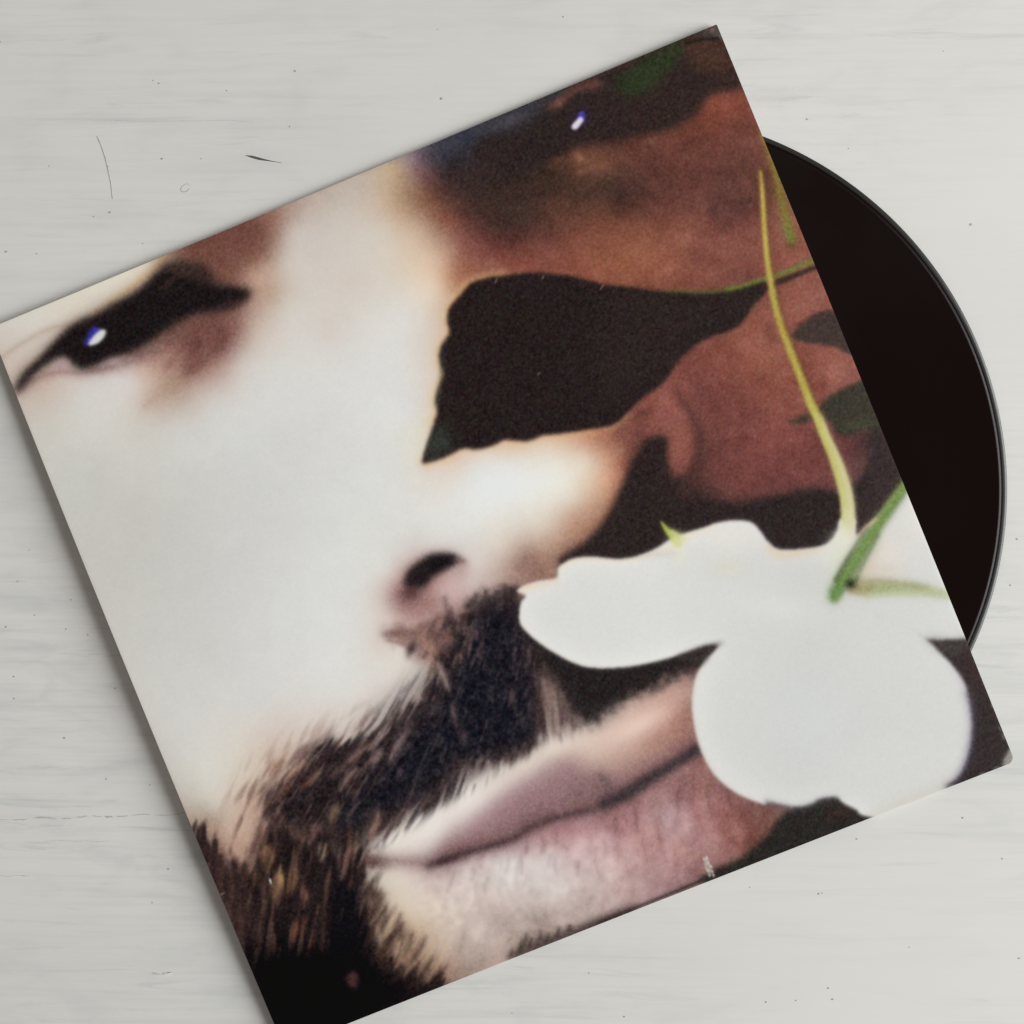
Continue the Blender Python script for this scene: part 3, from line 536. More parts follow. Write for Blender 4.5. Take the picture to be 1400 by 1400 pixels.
strands([(640, 830), (700, 815), (735, 900), (735, 990), (640, 1030), (560, 1090), (480, 1130), (520, 1030), (600, 940)], 9, 1.0, 1.6, (82, 70, 72), hairflow, .4, 7, 1.5, .8)
strands([(376, 1130), (390, 1060), (460, 1030), (530, 1010), (510, 1080), (430, 1150)], 9, .9, 1.4, (128, 99, 91), hairflow, .6, 13, 1.5, .7)
strands([(376, 1130), (390, 1060), (460, 1030), (530, 1010), (510, 1080), (430, 1150)], 9, .4, 1.6, (26, 21, 24), hairflow, .6, 11, 1.7, .7)
poly([(526, 864), (560, 858), (604, 846), (616, 870), (596, 902), (560, 892), (540, 876)], (126, 94, 88), 7, .75, rough=.6, rs=3)
dab(616, 850, 9, 9, 0, (40, 31, 33), .85); dab(563, 886, 6, 11, 25, (58, 45, 48), .8); dab(600, 872, 14, 8, -20, (84, 62, 60), .6); dab(540, 868, 14, 5, 0, (124, 92, 88), .5)
strands([(575, 880), (606, 862), (640, 850), (640, 880), (606, 925), (590, 915)], 7, .4, 1.8, (150, 118, 106), 118, .45, 6, 2.2, 1.4)
b_, m_ = polymask(mou, 8); z1 = blur(rng.standard_normal(m_.shape).astype(np.float32), 2.0); z1 /= z1.std()
canvas[b_[1]:b_[3], b_[0]:b_[2]] += (m_ * z1 * 5)[..., None] * np.array([1, .9, .9])
for p, q, w, c in (((617, 832), (613, 856), 5, (70, 52, 54)), ((578, 872), (590, 890), 9, (160, 122, 108)),
        ((592, 882), (582, 908), 7, (160, 126, 112)), ((600, 908), (614, 944), 8, (166, 142, 138)), ((618, 965), (624, 992), 7, (108, 85, 84)), ((634, 1000), (636, 1018), 10, (74, 63, 66)), ((700, 945), (698, 962), 8, (82, 67, 68))):
    spindle(p, q, w, c, 4, .8)

# ---- beard ------------------------------------------------------------------------
beard = [(262, 1130), (285, 1136), (300, 1152), (318, 1176), (345, 1186), (366, 1160), (372, 1130), (420, 1140), (470, 1150), (490, 1150), (490, 1180), (492, 1212), (502, 1250), (512, 1284), (540, 1322), (562, 1334), (605, 1338), (600, 1360), (470, 1420), (380, 1440), (330, 1300)]
bflow = lambda x, y: np.interp(x, [470, 510], [97, 116])
poly(beard, (132, 102, 90), 13, .5)
hairmass(beard, 12, .42, (74, 54, 49), bflow, .75, .12, .8, 10, 2., post=1.2)
hairmass(beard, 9, .5, (34, 26, 27), bflow, .92, .22, .85, 9, 1.8, post=.9)
poly([(330, 1290), (380, 1270), (430, 1290), (470, 1260), (500, 1275), (530, 1330), (590, 1348), (470, 1420), (375, 1430)], (9, 8, 12), 16, .95)
poly([(450, 1200), (488, 1190), (496, 1240), (506, 1290), (450, 1300)], (14, 14, 19), 10, .85)
poly([(272, 1140), (300, 1160), (330, 1190), (350, 1250), (330, 1290), (300, 1230)], (54, 39, 38), 10, .7)
strands([(285, 1150), (330, 1190), (355, 1250), (365, 1310), (330, 1300), (300, 1230)], 9, .6, 1.6, (82, 58, 52), 94, .45, 10, 1.8, .9)
strands([(338, 1195), (350, 1150), (364, 1085), (378, 1110), (370, 1195)], 8, .2, 1.6, (84, 60, 55), hairflow, .65, 11, 1.7, .9)
strands([(308, 1170), (325, 1120), (350, 1085), (358, 1130), (340, 1185)], 8, .4, 1.6, (196, 168, 152), hairflow, .45, 11, 2, 1.)
K1 = (240, 900, 4); K2 = (280, 1050, 4)
for K, L_ in ((K1, [((990, 600), (905, 715), 6.5, (154, 126, 118)), ((885, 800), (850, 895), 12, (120, 97, 78)), ((1000, 480), (860, 640), 6, (110, 83, 77)), ((780, 600), (690, 700), 6, (120, 86, 67)), ((1290, 350), (1170, 560), 8, (154, 130, 130)),
        ((1330, 600), (1270, 790), 3, (78, 71, 72)), ((800, 900), (735, 1005), 8, (106, 78, 78)), ((820, 1020), (795, 1100), 11, (130, 105, 90)), ((870, 1000), (885, 1085), 8, (130, 105, 96)), ((960, 1040), (895, 1195), 8, (110, 82, 80)),
        ((725, 1110), (690, 1335), 9, (92, 64, 57)), ((650, 1150), (615, 1295), 9, (102, 73, 56)), ((1110, 840), (1060, 985), 11, (146, 113, 98)), ((1150, 840), (1100, 960), 8, (58, 44, 44)), ((1080, 830), (1050, 940), 6, (70, 52, 50)), ((590, 560), (520, 640), 9, (146, 110, 92)),
        ((720, 480), (640, 560), 10, (118, 92, 84)), ((640, 660), (560, 780), 8, (96, 69, 56)), ((860, 480), (700, 640), 11, (50, 37, 39)), ((1030, 430), (900, 580), 11, (46, 36, 38)), ((1060, 470), (950, 560), 5, (138, 110, 106)), ((700, 560), (600, 660), 6, (176, 140, 121)),
        ((1230, 230), (1130, 400), 7, (66, 52, 54)), ((1340, 250), (1210, 440), 9, (52, 42, 46)), ((1120, 500), (1080, 560), 5, (150, 124, 122)), ((470, 900), (420, 1060), 11, (92, 64, 58)), ((400, 920), (370, 1090), 12, (184, 153, 138)), ((330, 1000), (350, 1100), 11, (176, 145, 130))]),
        (K2, [((350, 430), (330, 560), 19, (136, 102, 77)), ((420, 540), (385, 700), 19, (154, 120, 90)), ((420, 580), (430, 640), 10, (172, 131, 87)), ((500, 560), (450, 690), 10, (112, 82, 61)), ((555, 670), (530, 760), 12, (110, 77, 70)), ((540, 820), (490, 935), 16, (94, 57, 45)),
        ((655, 720), (640, 990), 9, (68, 45, 42)), ((810, 1125), (820, 1195), 16, (80, 52, 50)), ((660, 420), (640, 485), 11, (142, 115, 100)), ((712, 410), (722, 485), 8, (136, 113, 105)), ((795, 440), (745, 605), 8, (120, 89, 84)), ((600, 880), (590, 960), 9, (64, 41, 37)),
        ((290, 560), (300, 640), 12, (100, 73, 55)), ((520, 600), (560, 700), 8, (106, 76, 61)), ((480, 440), (440, 560), 12, (30, 24, 26)), ((390, 600), (370, 700), 6, (62, 44, 44))])):
    for p, q, w, c in L_: spindle(*C(*K, [p, q]), w, c, 4.2, .85, rng.normal(0, .05))
strands([(340, 1200), (400, 1150), (490, 1140), (488, 1210), (440, 1290), (360, 1290)], 9, .5, 1.1, (112, 82, 70), lambda x, y: 99 + 0 * x, .5, 13, 1.7, .8)
strands([(340, 1200), (400, 1150), (490, 1140), (488, 1210), (440, 1290), (360, 1290)], 9, .2, 1.1, (26, 20, 22), lambda x, y: 97 + 0 * x, .65, 13, 1.9, .8)
# tufts creeping up onto the chin
strands([(486, 1170), (515, 1190), (535, 1245), (560, 1285), (600, 1312), (625, 1325), (610, 1348), (550, 1345), (500, 1290)], 9, .2, 1.3, (56, 39, 34), bflow, .75, 10, 2.1, 1.1)
strands([(500, 1190), (530, 1230), (560, 1285), (600, 1312), (590, 1330), (540, 1320), (505, 1260)], 8, 1., 1.2, (196, 170, 148), bflow, .4, 10, 2.2, 1.1)
K = (480, 1050, 4)
for p, q, w in (((90, 830), (180, 690), 13), ((150, 900), (195, 770), 10), ((120, 720), (100, 640), 13), ((210, 940), (280, 850), 9), ((290, 1020), (335, 905), 8), ((330, 1060), (405, 930), 11), ((400, 1110), (440, 1050), 9), ((190, 1000), (230, 930), 9), ((470, 1150), (490, 1090), 7), ((230, 870), (270, 800), 5)):
    spindle(*C(*K, [p, q]), w, (58, 40, 35), 5, .75, .06)
for p, q, w in (((160, 960), (140, 860), 7), ((260, 1010), (310, 930), 7), ((380, 1040), (440, 930), 9), ((200, 880), (230, 780), 7), ((440, 1090), (520, 960), 8)):
    spindle(*C(*K, [p, q]), w, (196, 170, 146), 5, .6, .06)
for p, q in (((700, 1105), (725, 1040)), ((640, 1110), (655, 1085)), ((850, 960), (870, 930)), ((1030, 900), (1040, 880)), ((590, 1020), (620, 900))): spindle(*C(*K, [p, q]), 5, (140, 120, 110), 5, .5)

# ---- the big leaf over the eye line ---------------------------------------------------
K6 = (560, 340, 4); K7 = (860, 300, 4)
leaf = C(*K6, [(70, 1168), (90, 1080), (130, 960), (152, 880), (143, 820), (165, 740), (182, 685), (163, 610), (172, 530), (216, 462), (204, 390), (220, 320), (280, 250), (330, 190), (400, 165), (500, 147), (620, 132), (720, 131), (830, 142), (960, 167), (1080, 197), (1200, 208)]) + \
    C(*K7, [(100, 385), (330, 400), (450, 398), (560, 380), (740, 338), (745, 400), (680, 470), (620, 560), (560, 605), (430, 650), (360, 690), (270, 770), (220, 850), (190, 890), (120, 950), (50, 1030)]) + \
    C(*K6, [(1330, 770), (1260, 830), (1180, 910), (1100, 970), (980, 990), (880, 1005), (800, 1015), (740, 1020), (640, 1052), (530, 1045), (470, 1070), (380, 1097), (300, 1093), (250, 1112), (180, 1146), (95, 1172)])
stroke(leaf[2:16], [10] * 5, (216, 178, 128), 8, .7); stroke(leaf[-14:], [8] * 5, (214, 172, 130), 8, .6)
stroke([leaf[0], leaf[-1]], [6, 8], (214, 186, 150), 6, .7)
poly(leaf, (37, 29, 29), 1.8, 1, rough=.1, rs=2)
poly(C(*K7, [(-40, 390), (300, 410), (560, 400), (720, 370), (600, 560), (380, 660), (240, 800), (-100, 1000), (-200, 700)]), (48, 38, 35), 14, .5)
b_, m_ = polymask(C(*K6, [(80, 1160), (120, 1000), (180, 960), (230, 1060), (180, 1130)]), 9); b2_, m2_ = polymask(leaf, 1.8); t_ = np.zeros((PH, PW), np.float32); t_[b_[1]:b_[3], b_[0]:b_[2]] = m_; comp(b2_, m2_ * t_[b2_[1]:b2_[3], b2_[0]:b2_[2]] * .6, (64, 78, 69))
stroke(C(*K6, [(150, 850), (175, 700), (180, 560)]), [5, 5, 5], (62, 70, 60), 4, .5)
for p, q in (((465, 190), (480, 160)), ((725, 165), (735, 145)), ((1040, 225), (1065, 195)), ((700, 690), (715, 675))): spindle(*C(*K6, [p, q]), 1.8, (150, 142, 128), .8, .7)
stroke(C(*K7, [(740, 372), (880, 318), (960, 285), (1060, 248)]), [10, 8, 6, 6], (50, 38, 35), 2, .95)
stroke(C(*K7, [(200, 385), (400, 395), (560, 380)]), [2, 4, 5], (92, 98, 50), 3, .7)
stroke(C(*K7, [(540, 382), (620, 365), (720, 332), (800, 310), (880, 280), (960, 245), (1050, 218)]), [4, 5, 5, 6, 6, 6, 6], (96, 116, 55), 2.6, .9)
stroke(C(*K7, [(560, 378), (720, 326), (880, 274), (1040, 218)]), [1.5], (126, 140, 70), 2, .35)
poly(C(*K7, [(883, 632), (940, 570), (1020, 520), (1140, 498), (1230, 540), (1260, 730), (1120, 702), (1000, 677), (920, 670)]), (62, 51, 47), 2, 1, rough=.3)
poly(C(*K7, [(865, 1112), (930, 1080), (990, 1060), (1060, 1000), (1130, 950), (1300, 880), (1360, 1000), (1430, 1130), (1240, 1162), (1200, 1186), (1140, 1170), (1080, 1100), (1000, 1090), (930, 1120)]), (56, 52, 44), 2.2, 1, rough=.3)
dab(*C(*K7, [(1260, 1120)])[0], 22, 9, -12, (66, 74, 54), .6); dab(*C(*K7, [(1180, 1000)])[0], 20, 12, -20, (50, 50, 42), .5)

# ---- white flower -----------------------------------------------------------------------
KA = (700, 650, 4); KB = (1000, 550, 3.5); KC = (750, 900, 4); KD = (1050, 850, 4)
fl = C(*KA, [(28, 632), (70, 602), (150, 577), (242, 562), (250, 520), (262, 495), (330, 457), (430, 445), (560, 457), (640, 452), (720, 430), (800, 392), (860, 352), (950, 315), (1050, 285), (1120, 260), (1200, 246), (1270, 248)]) + \
    C(*KB, [(100, 578), (135, 612), (170, 662), (210, 697), (260, 706), (330, 702), (420, 690), (475, 662), (505, 612), (520, 560), (590, 560), (600, 640), (680, 562), (760, 460), (840, 370), (900, 430), (1200, 1140), (1400, 1700)]) + \
    [(1300, 1120), (1192, 1118)] + C(*KD, [(480, 1028), (420, 998), (370, 962), (290, 972), (240, 1000), (150, 1016), (0, 988)]) + \
    C(*KC, [(1180, 800), (1050, 750), (940, 672), (870, 580), (820, 462), (795, 350), (786, 240), (800, 130), (830, 52), (870, -5), (930, -70)]) + \
    C(*KA, [(1060, 932), (950, 970), (800, 1015), (640, 1046), (500, 1053), (380, 1040), (250, 980), (130, 900), (60, 832), (40, 780), (50, 692), (75, 657)])
poly(fl, (96, 88, 84), 5, .35); 
poly(fl, (214, 214, 212), 2.0, 1)
b_, m_ = polymask(fl, 2.); H_, Wd_ = m_.shape
# tone across the petals
XX, YY = np.meshgrid(np.arange(b_[0], b_[2]) + PX0, np.arange(b_[1], b_[3]) + PY0)
tone = np.interp(XX, [720, 900, 1000, 1100, 1300], [0, 0, -6, -12, -8]) + np.interp(YY, [700, 900, 1000, 1100], [0, 0, -2, 0])
rim_ = np.clip(1.25 * (1 - blur(m_, 20)), 0, 1)
canvas[b_[1]:b_[3], b_[0]:b_[2]] += (m_ * (tone - 4 + 15 * rim_))[..., None] * np.array([1, .985, .965])
def inside(mask_pts, fn):
    b, m = polymask(mask_pts, 1.6); keep = canvas[b[1]:b[3], b[0]:b[2]].copy(); fn()
    c = canvas[b[1]:b[3], b[0]:b[2]]; c[:] = keep + m[..., None] * (c - keep)
def petal_detail():
    stroke(C(*KA, [(30, 632), (80, 608), (160, 590), (240, 575)]), [9, 10, 8, 4], (222, 196, 168), 6, .65)
    stroke(C(*KA, [(262, 500), (340, 462), (440, 452), (560, 462), (660, 452), (760, 425), (860, 400), (960, 335), (1100, 280)]), [4], (226, 206, 180), 5, .7)
    stroke(C(*KA, [(700, 435), (800, 430), (880, 425)]), [8, 8, 6], (196, 188, 182), 6, .6)
    dab(*C(*KA, [(1180, 500)])[0], 26, 12, -10, (206, 203, 192), .7); dab(*C(*KA, [(1200, 340)])[0], 40, 22, 0, (222, 216, 210), .6)
    stroke(C(*KB, [(180, 700), (240, 730), (330, 718), (430, 700)]), [6, 8, 8, 5], (212, 188, 158), 6, .7)
    stroke(C(*KB, [(585, 560), (570, 640), (560, 690)]), [5, 8, 5], (186, 180, 160), 7, .6)
    dab(*C(*KB, [(500, 720)])[0], 24, 20, 0, (216, 214, 202), .6)
    dab(*C(*KB, [(760, 720)])[0], 30, 30, 0, (216, 207, 200), .6); dab(*C(*KB, [(720, 800)])[0], 30, 10, 0, (204, 190, 176), .6); dab(*C(*KB, [(900, 560)])[0], 30, 30, 0, (216, 212, 204), .6)
    stroke(C(*KB, [(860, 1090), (780, 1060), (690, 1010)]), [4, 2, 1], (196, 194, 196), 4, .5)
    stroke(C(*KD, [(990, 900), (1060, 830), (1095, 740), (1112, 640), (1112, 540), (1098, 440), (1070, 340), (1000, 250)]), [7], (198, 194, 204), 5, .6)
    stroke(C(*KD, [(600, 1055), (760, 1000), (880, 950), (1000, 900)]), [12, 18, 18, 12], (192, 186, 178), 12, .75); dab(1110, 985, 70, 60, 0, (202, 204, 206), .6); dab(1200, 1040, 60, 30, -20, (204, 204, 200), .5); dab(1060, 830, 60, 22, 10, (212, 213, 212), .5)  # soft grey shade near the lower card edge, painted into the petal colour
    stroke(C(*KC, [(870, 0), (830, 55), (803, 130), (790, 240), (800, 350), (828, 462), (880, 580), (950, 668), (1060, 748), (1180, 795)]), [5], (206, 196, 190), 5, .6)
    stroke(C(*KA, [(50, 700), (48, 780), (70, 830), (140, 900), (260, 980), (390, 1036), (500, 1048)]), [4], (222, 214, 206), 4, .6)
inside(fl, petal_detail)
# gap between the petals and the dark corners
poly(C(*KA, [(1160, 912), (1060, 925), (960, 960), (900, 1000), (1000, 1050), (1060, 1020), (1100, 950)]), (60, 52, 50), 3, .55)
poly(C(*KD, [(825, 70), (880, 96), (960, 100), (1050, 96), (1120, 99), (1180, 130), (1400, 700), (1380, 860), (1000, 906), (1030, 870), (1062, 830), (1098, 740), (1117, 640), (1120, 540), (1106, 440), (1080, 340), (1012, 240), (940, 165), (880, 105)]), (46, 38, 38), 2.2)
stroke(C(*KD, [(990, 908), (1040, 860), (1085, 780), (1112, 680), (1124, 580), (1118, 480), (1100, 400)]), [8], (74, 68, 84), 6, .55)
poly(C(*KD, [(860, 85), (1000, 105), (1120, 110), (1100, 130), (1000, 180), (940, 150)]), (84, 78, 76), 6, .5)
dab(*C(*KD, [(1130, 260)])[0], 16, 34, -15, (64, 44, 42), .5)
stroke(C(*KD, [(0, 990), (150, 1022), (240, 1005), (290, 980), (370, 970)]), [6], (88, 84, 96), 5, .5)
# sepal and green stems
stroke(C(*KA, [(818, 258), (850, 300), (890, 340), (910, 380)]), [2, 8, 14, 6], (178, 186, 84), 2, .9)
stroke(C(*KA, [(880, 310), (930, 345), (900, 365)]), [6, 8, 8], (196, 200, 130), 4, .7)
stroke(C(*KA, [(905, 360), (915, 450)]), [16, 10], (216, 216, 190), 9, .6)
for L_ in (C(*KB, [(520, 720), (500, 800), (480, 920)]),): stroke(L_, [10, 12, 14], (200, 204, 178), 9, .5)
olive = C(*KB, [(585, 885), (640, 890), (720, 888), (850, 890), (950, 905), (1080, 930)])
stroke(olive, [18, 20, 17, 15, 14, 12], (160, 166, 118), 5, .85, cols=[(140, 122, 80), (142, 140, 88), (150, 158, 108), (156, 166, 120), (164, 172, 130), (176, 180, 146)])
stroke(C(*KB, [(600, 850), (680, 852), (800, 862), (930, 885)]), [8, 7, 5, 4], (142, 128, 92), 6, .55)
stroke(C(*KB, [(600, 850), (650, 800), (700, 700)]), [14, 10, 4], (196, 178, 150), 9, .5)
stroke(C(*KB, [(650, 930), (760, 920), (880, 925)]), [4], (176, 184, 140), 4, .6)
gs = C(*KB, [(850, 372), (790, 455), (700, 585), (610, 725), (530, 860), (492, 935)])
stroke(gs, [15, 16, 16, 18, 18, 10], (88, 108, 56), 5, .92)
stroke(gs, [5, 6, 7, 8, 9, 4], (114, 146, 76), 4, .85)
stroke(C(*KB, [(645, 600), (560, 740), (500, 850)]), [3, 5, 6], (64, 78, 44), 3.5, .7)
stroke(C(*KB, [(700, 640), (620, 790), (590, 860)]), [3, 5, 6], (78, 100, 52), 4, .6)
stroke(C(*KB, [(600, 640), (650, 590), (690, 560)]), [3, 5, 3], (206, 180, 150), 3, .7)
dab(*C(*KB, [(570, 868)])[0], 8, 7, -30, (36, 42, 30), .95); dab(*C(*KB, [(495, 905)])[0], 9, 12, 20, (92, 126, 74), .7)
# yellow stems
st2 = C(1000, 150, 3.5, [(150, 120), (185, 210), (215, 320), (250, 470), (285, 625)])
stroke(st2, [6, 9, 11, 13, 13], (124, 126, 56), 5, .85, cols=[(146, 128, 58), (132, 122, 54), (128, 120, 56), (120, 122, 56), (106, 128, 56)])
dab(*C(1000, 150, 3.5, [(285, 650)])[0], 9, 7, 0, (90, 66, 48), .5)
st1 = C(1000, 150, 3.5, [(140, 300), (148, 400), (155, 520), (165, 660), (180, 780), (205, 920), (245, 1060), (295, 1190), (345, 1320)]) + C(*KB, [(380, 10), (415, 80), (450, 170), (490, 260), (525, 360), (550, 460), (557, 560), (548, 640)])
stc = [(172, 150, 72), (190, 168, 84), (186, 164, 80), (190, 170, 86), (180, 162, 80), (176, 158, 78), (172, 152, 72), (178, 160, 76), (176, 160, 78), (182, 170, 86), (186, 178, 98), (186, 180, 104), (186, 180, 106), (186, 182, 112), (190, 188, 122), (198, 196, 146), (212, 210, 186)]
stroke([(x + 2.5, y + 1) for x, y in st1[:13]], [8, 8, 9, 9, 10, 11, 12, 13, 14, 14, 15, 16, 17], (66, 44, 36), 4, .5)
stroke(st1, [4, 6, 6.5, 7, 8, 9, 9.5, 10, 11, 12, 13, 14, 16, 18, 19, 20, 17], stc[0], 2.4, 1, cols=stc)
stroke([(x + 5, y) for x, y in st1[10:]], [2, 3, 5, 7, 8, 9, 10], (204, 194, 172), 5, .7)
dab(1152, 738, 16, 14, 0, (214, 213, 200), .8)
stroke([(x + 5, y) for x, y in st1[3:11]], [2], (128, 112, 52), 3, .4)

# ---- wear of the card: nicks and rubbed spots ---------------------------------------------
for x, y, dx, dy in ((966, 1172, 2, 6), (969, 1179, -1, 5), (971, 1184, 3, 4), (968, 1189, 2, 5), (973, 1191, 3, 3), (970, 1196, 1, 4), (975, 1197, 2, 2), (963, 1174, 0, 3)):
    spindle((x, y), (x + dx, y + dy), 2.8, (205, 203, 197), .9, .85)
for p, q in (((966, 1172), (972, 1198)), ((969, 1180), (977, 1199)), ((965, 1176), (968, 1194))): spindle(p, q, 2.2, (182, 178, 172), 1.2, .7, .1)
poly([(1376, 1032), (1384, 1018), (1392, 1026), (1392, 1046), (1374, 1050), (1372, 1042)], (150, 146, 138), 1.6, .9, rough=1.2, rs=1.4)
for x, y, dx, dy in ((1371, 1004, 4, 9), (1366, 994, 3, 6), (1360, 1051, 8, -3), (1340, 1059, 7, -2), (1300, 1075, 5, -2), (1356, 962, 2, 6), (1332, 884, 2, 5), (972, 40, 7, -2), (984, 48, 3, 7)): spindle((x, y), (x + dx, y + dy), 1.8, (140, 136, 130), .8, .7)
spindle((370, 1200), (372, 1207), 2.6, (222, 220, 216), .9, .95); spindle((303, 1221), (309, 1218), 1.6, (168, 156, 148), .8, .7)
for c in range(3): canvas[..., c] = blur(canvas[..., c], .55)
# print grain: fine coloured noise, coarser in the darks
lum = canvas.mean(2) / 255
g1 = blur(rng.standard_normal((PH, PW)).astype(np.float32), .85); g1 /= g1.std()
ga = .9 + 3.4 * np.clip((.75 - lum) / .3, 0, 1) * np.clip(lum / .12, .15, 1)
canvas += (g1 * ga)[..., None]
for c in range(3):
    g2 = blur(rng.standard_normal((PH, PW)).astype(np.float32), 1.4); g2 /= g2.std(); canvas[..., c] += g2 * ga * .35
dm_ = (np.clip(1 - np.abs(canvas.mean(2) - 84) / 46, 0, 1) * (np.arange(PW)[None] + PX0 > 560) * ((np.arange(PH)[:, None] + PY0) < 720))[..., None]
canvas *= 1 + dm_ * np.array([.03, -.04, -.06])
hl = np.clip((canvas.mean(2) / 255 - .55) / .2, 0, 1)[..., None]
canvas = np.clip(canvas * (1 + hl * np.array([.012, .008, .005])), 3, 238)
# ---- record sleeve --------------------------------------------------------------------
SLX, SLY, SLA, SIDE = -.0205414, -.0217190, .3864185, .314
# drawing units of the print at the four card corners (top left, top right, bottom right, bottom left)
CORN = np.array([(-13.369, 448.761), (980.247, 32.029), (1388.592, 1041.821), (389.510, 1433.381)])
def homography(src, dst):
    A = []
    for (x, y), (u, v) in zip(src, dst): A += [[x, y, 1, 0, 0, 0, -u * x, -u * y], [0, 0, 0, x, y, 1, -v * x, -v * y]]
    h = np.linalg.solve(np.array(A), np.array(dst).ravel()); return np.append(h, 1).reshape(3, 3)
HOM = homography([(-1, 1), (1, 1), (1, -1), (-1, -1)], CORN)
GAIN = 1 / .85                                   # printed tone -> reflectance of the ink
def ink(u, v):
    """reflectance of the print at card coordinates u, v in -1..1"""
    w = HOM[2, 0] * u + HOM[2, 1] * v + HOM[2, 2]
    x = (HOM[0, 0] * u + HOM[0, 1] * v + HOM[0, 2]) / w - PX0; y = (HOM[1, 0] * u + HOM[1, 1] * v + HOM[1, 2]) / w - PY0
    x = np.clip(x, 0, PW - 1.01); y = np.clip(y, 0, PH - 1.01); i, j = x.astype(int), y.astype(int); fx, fy = (x - i)[..., None], (y - j)[..., None]
    c = (canvas[j, i] * (1 - fx) + canvas[j, i + 1] * fx) * (1 - fy) + (canvas[j + 1, i] * (1 - fx) + canvas[j + 1, i + 1] * fx) * fy
    return np.clip(lin(c) * GAIN - INK_SPEC, .001, .9)
INK_SPEC = .0045
def card_z(u, v):
    """upper face of the front board: it bellies a little over the disc and stands up along the spine"""
    return .0026 + .0014 * (1 - v * v) * (.75 + .25 * u * u) + .0026 * np.clip(-u, 0, 1) ** 2 * (1 - .55 * v * v) + .00012 * np.sin(3.1 * u + 1) * np.cos(2.7 * v)
def round_corner(x, y, sx, sy, r):
    """pull a square corner in to a radius r"""
    h = SIDE / 2; a = np.clip(x * sx - (h - r), 0, None) / r; b = np.clip(y * sy - (h - r), 0, None) / r
    k = (a > 0) & (b > 0); m = np.maximum(a, b); l = np.hypot(a, b) + 1e-9; s = np.where(k, m / l, 1)
    return np.where(k, sx * (h - r + a * s * r), x), np.where(k, sy * (h - r + b * s * r), y)
def shape(u, v):
    x, y = u * SIDE / 2, v * SIDE / 2
    for sx, sy, r in ((1, -1, .0028), (1, 1, .0005), (-1, 1, .0007), (-1, -1, .0007)): x, y = round_corner(x, y, sx, sy, r)
    return x, y

def print_material():
    M = Mat('printed_card'); at = M.n('Attribute', _attribute_name='ink'); M.l(at.outputs['Color'], M.b.inputs['Base Color'])
    M.b.inputs['Roughness'].default_value = .46; M.b.inputs['Specular IOR Level'].default_value = .13
    tc = M.n('TexCoord').outputs['Object']; nz = M.n('TexNoise', Scale=2200., Detail=2.); M.l(tc, nz.inputs['Vector'])
    n2 = M.n('TexNoise', Scale=38., Detail=2.); M.l(tc, n2.inputs['Vector'])
    b1 = M.n('Bump', Strength=.10, Distance=.0001); M.l(nz.outputs['Fac'], b1.inputs['Height'])
    b2 = M.n('Bump', Strength=.15, Distance=.0006); M.l(n2.outputs['Fac'], b2.inputs['Height']); M.l(b1.outputs[0], b2.inputs['Normal']); M.l(b2.outputs[0], M.b.inputs['Normal'])
    return M.m
M_PRINT = print_material(); M_CARD = plain('raw_white_card', (.40, .39, .37), .75, .2)

def grid_mesh(name, X, Y, Z, color, mats, parent):
    """fast grid mesh with an 'ink' colour per point"""
    n, m = X.shape; me = bpy.data.meshes.new(name); me.vertices.add(n * m)
    me.vertices.foreach_set('co', np.stack([X, Y, Z], -1).astype(np.float32).ravel())
    a = np.arange(n * m).reshape(n, m); q = np.stack([a[:-1, :-1], a[1:, :-1], a[1:, 1:], a[:-1, 1:]], -1).reshape(-1, 4)
    me.loops.add(q.size); me.polygons.add(len(q)); me.loops.foreach_set('vertex_index', q.astype(np.int32).ravel())
    me.polygons.foreach_set('loop_start', np.arange(0, q.size, 4, dtype=np.int32)); me.update(calc_edges=True)
    me.polygons.foreach_set('use_smooth', np.ones(len(q), bool))
    if color is not None:
        at = me.attributes.new('ink', 'FLOAT_COLOR', 'POINT'); c = np.ones((n * m, 4), np.float32); c[:, :3] = color.reshape(-1, 3); at.data.foreach_set('color', c.ravel())
    for mm in mats: me.materials.append(mm)
    me.validate(); return link(bpy.data.objects.new(name, me), parent)

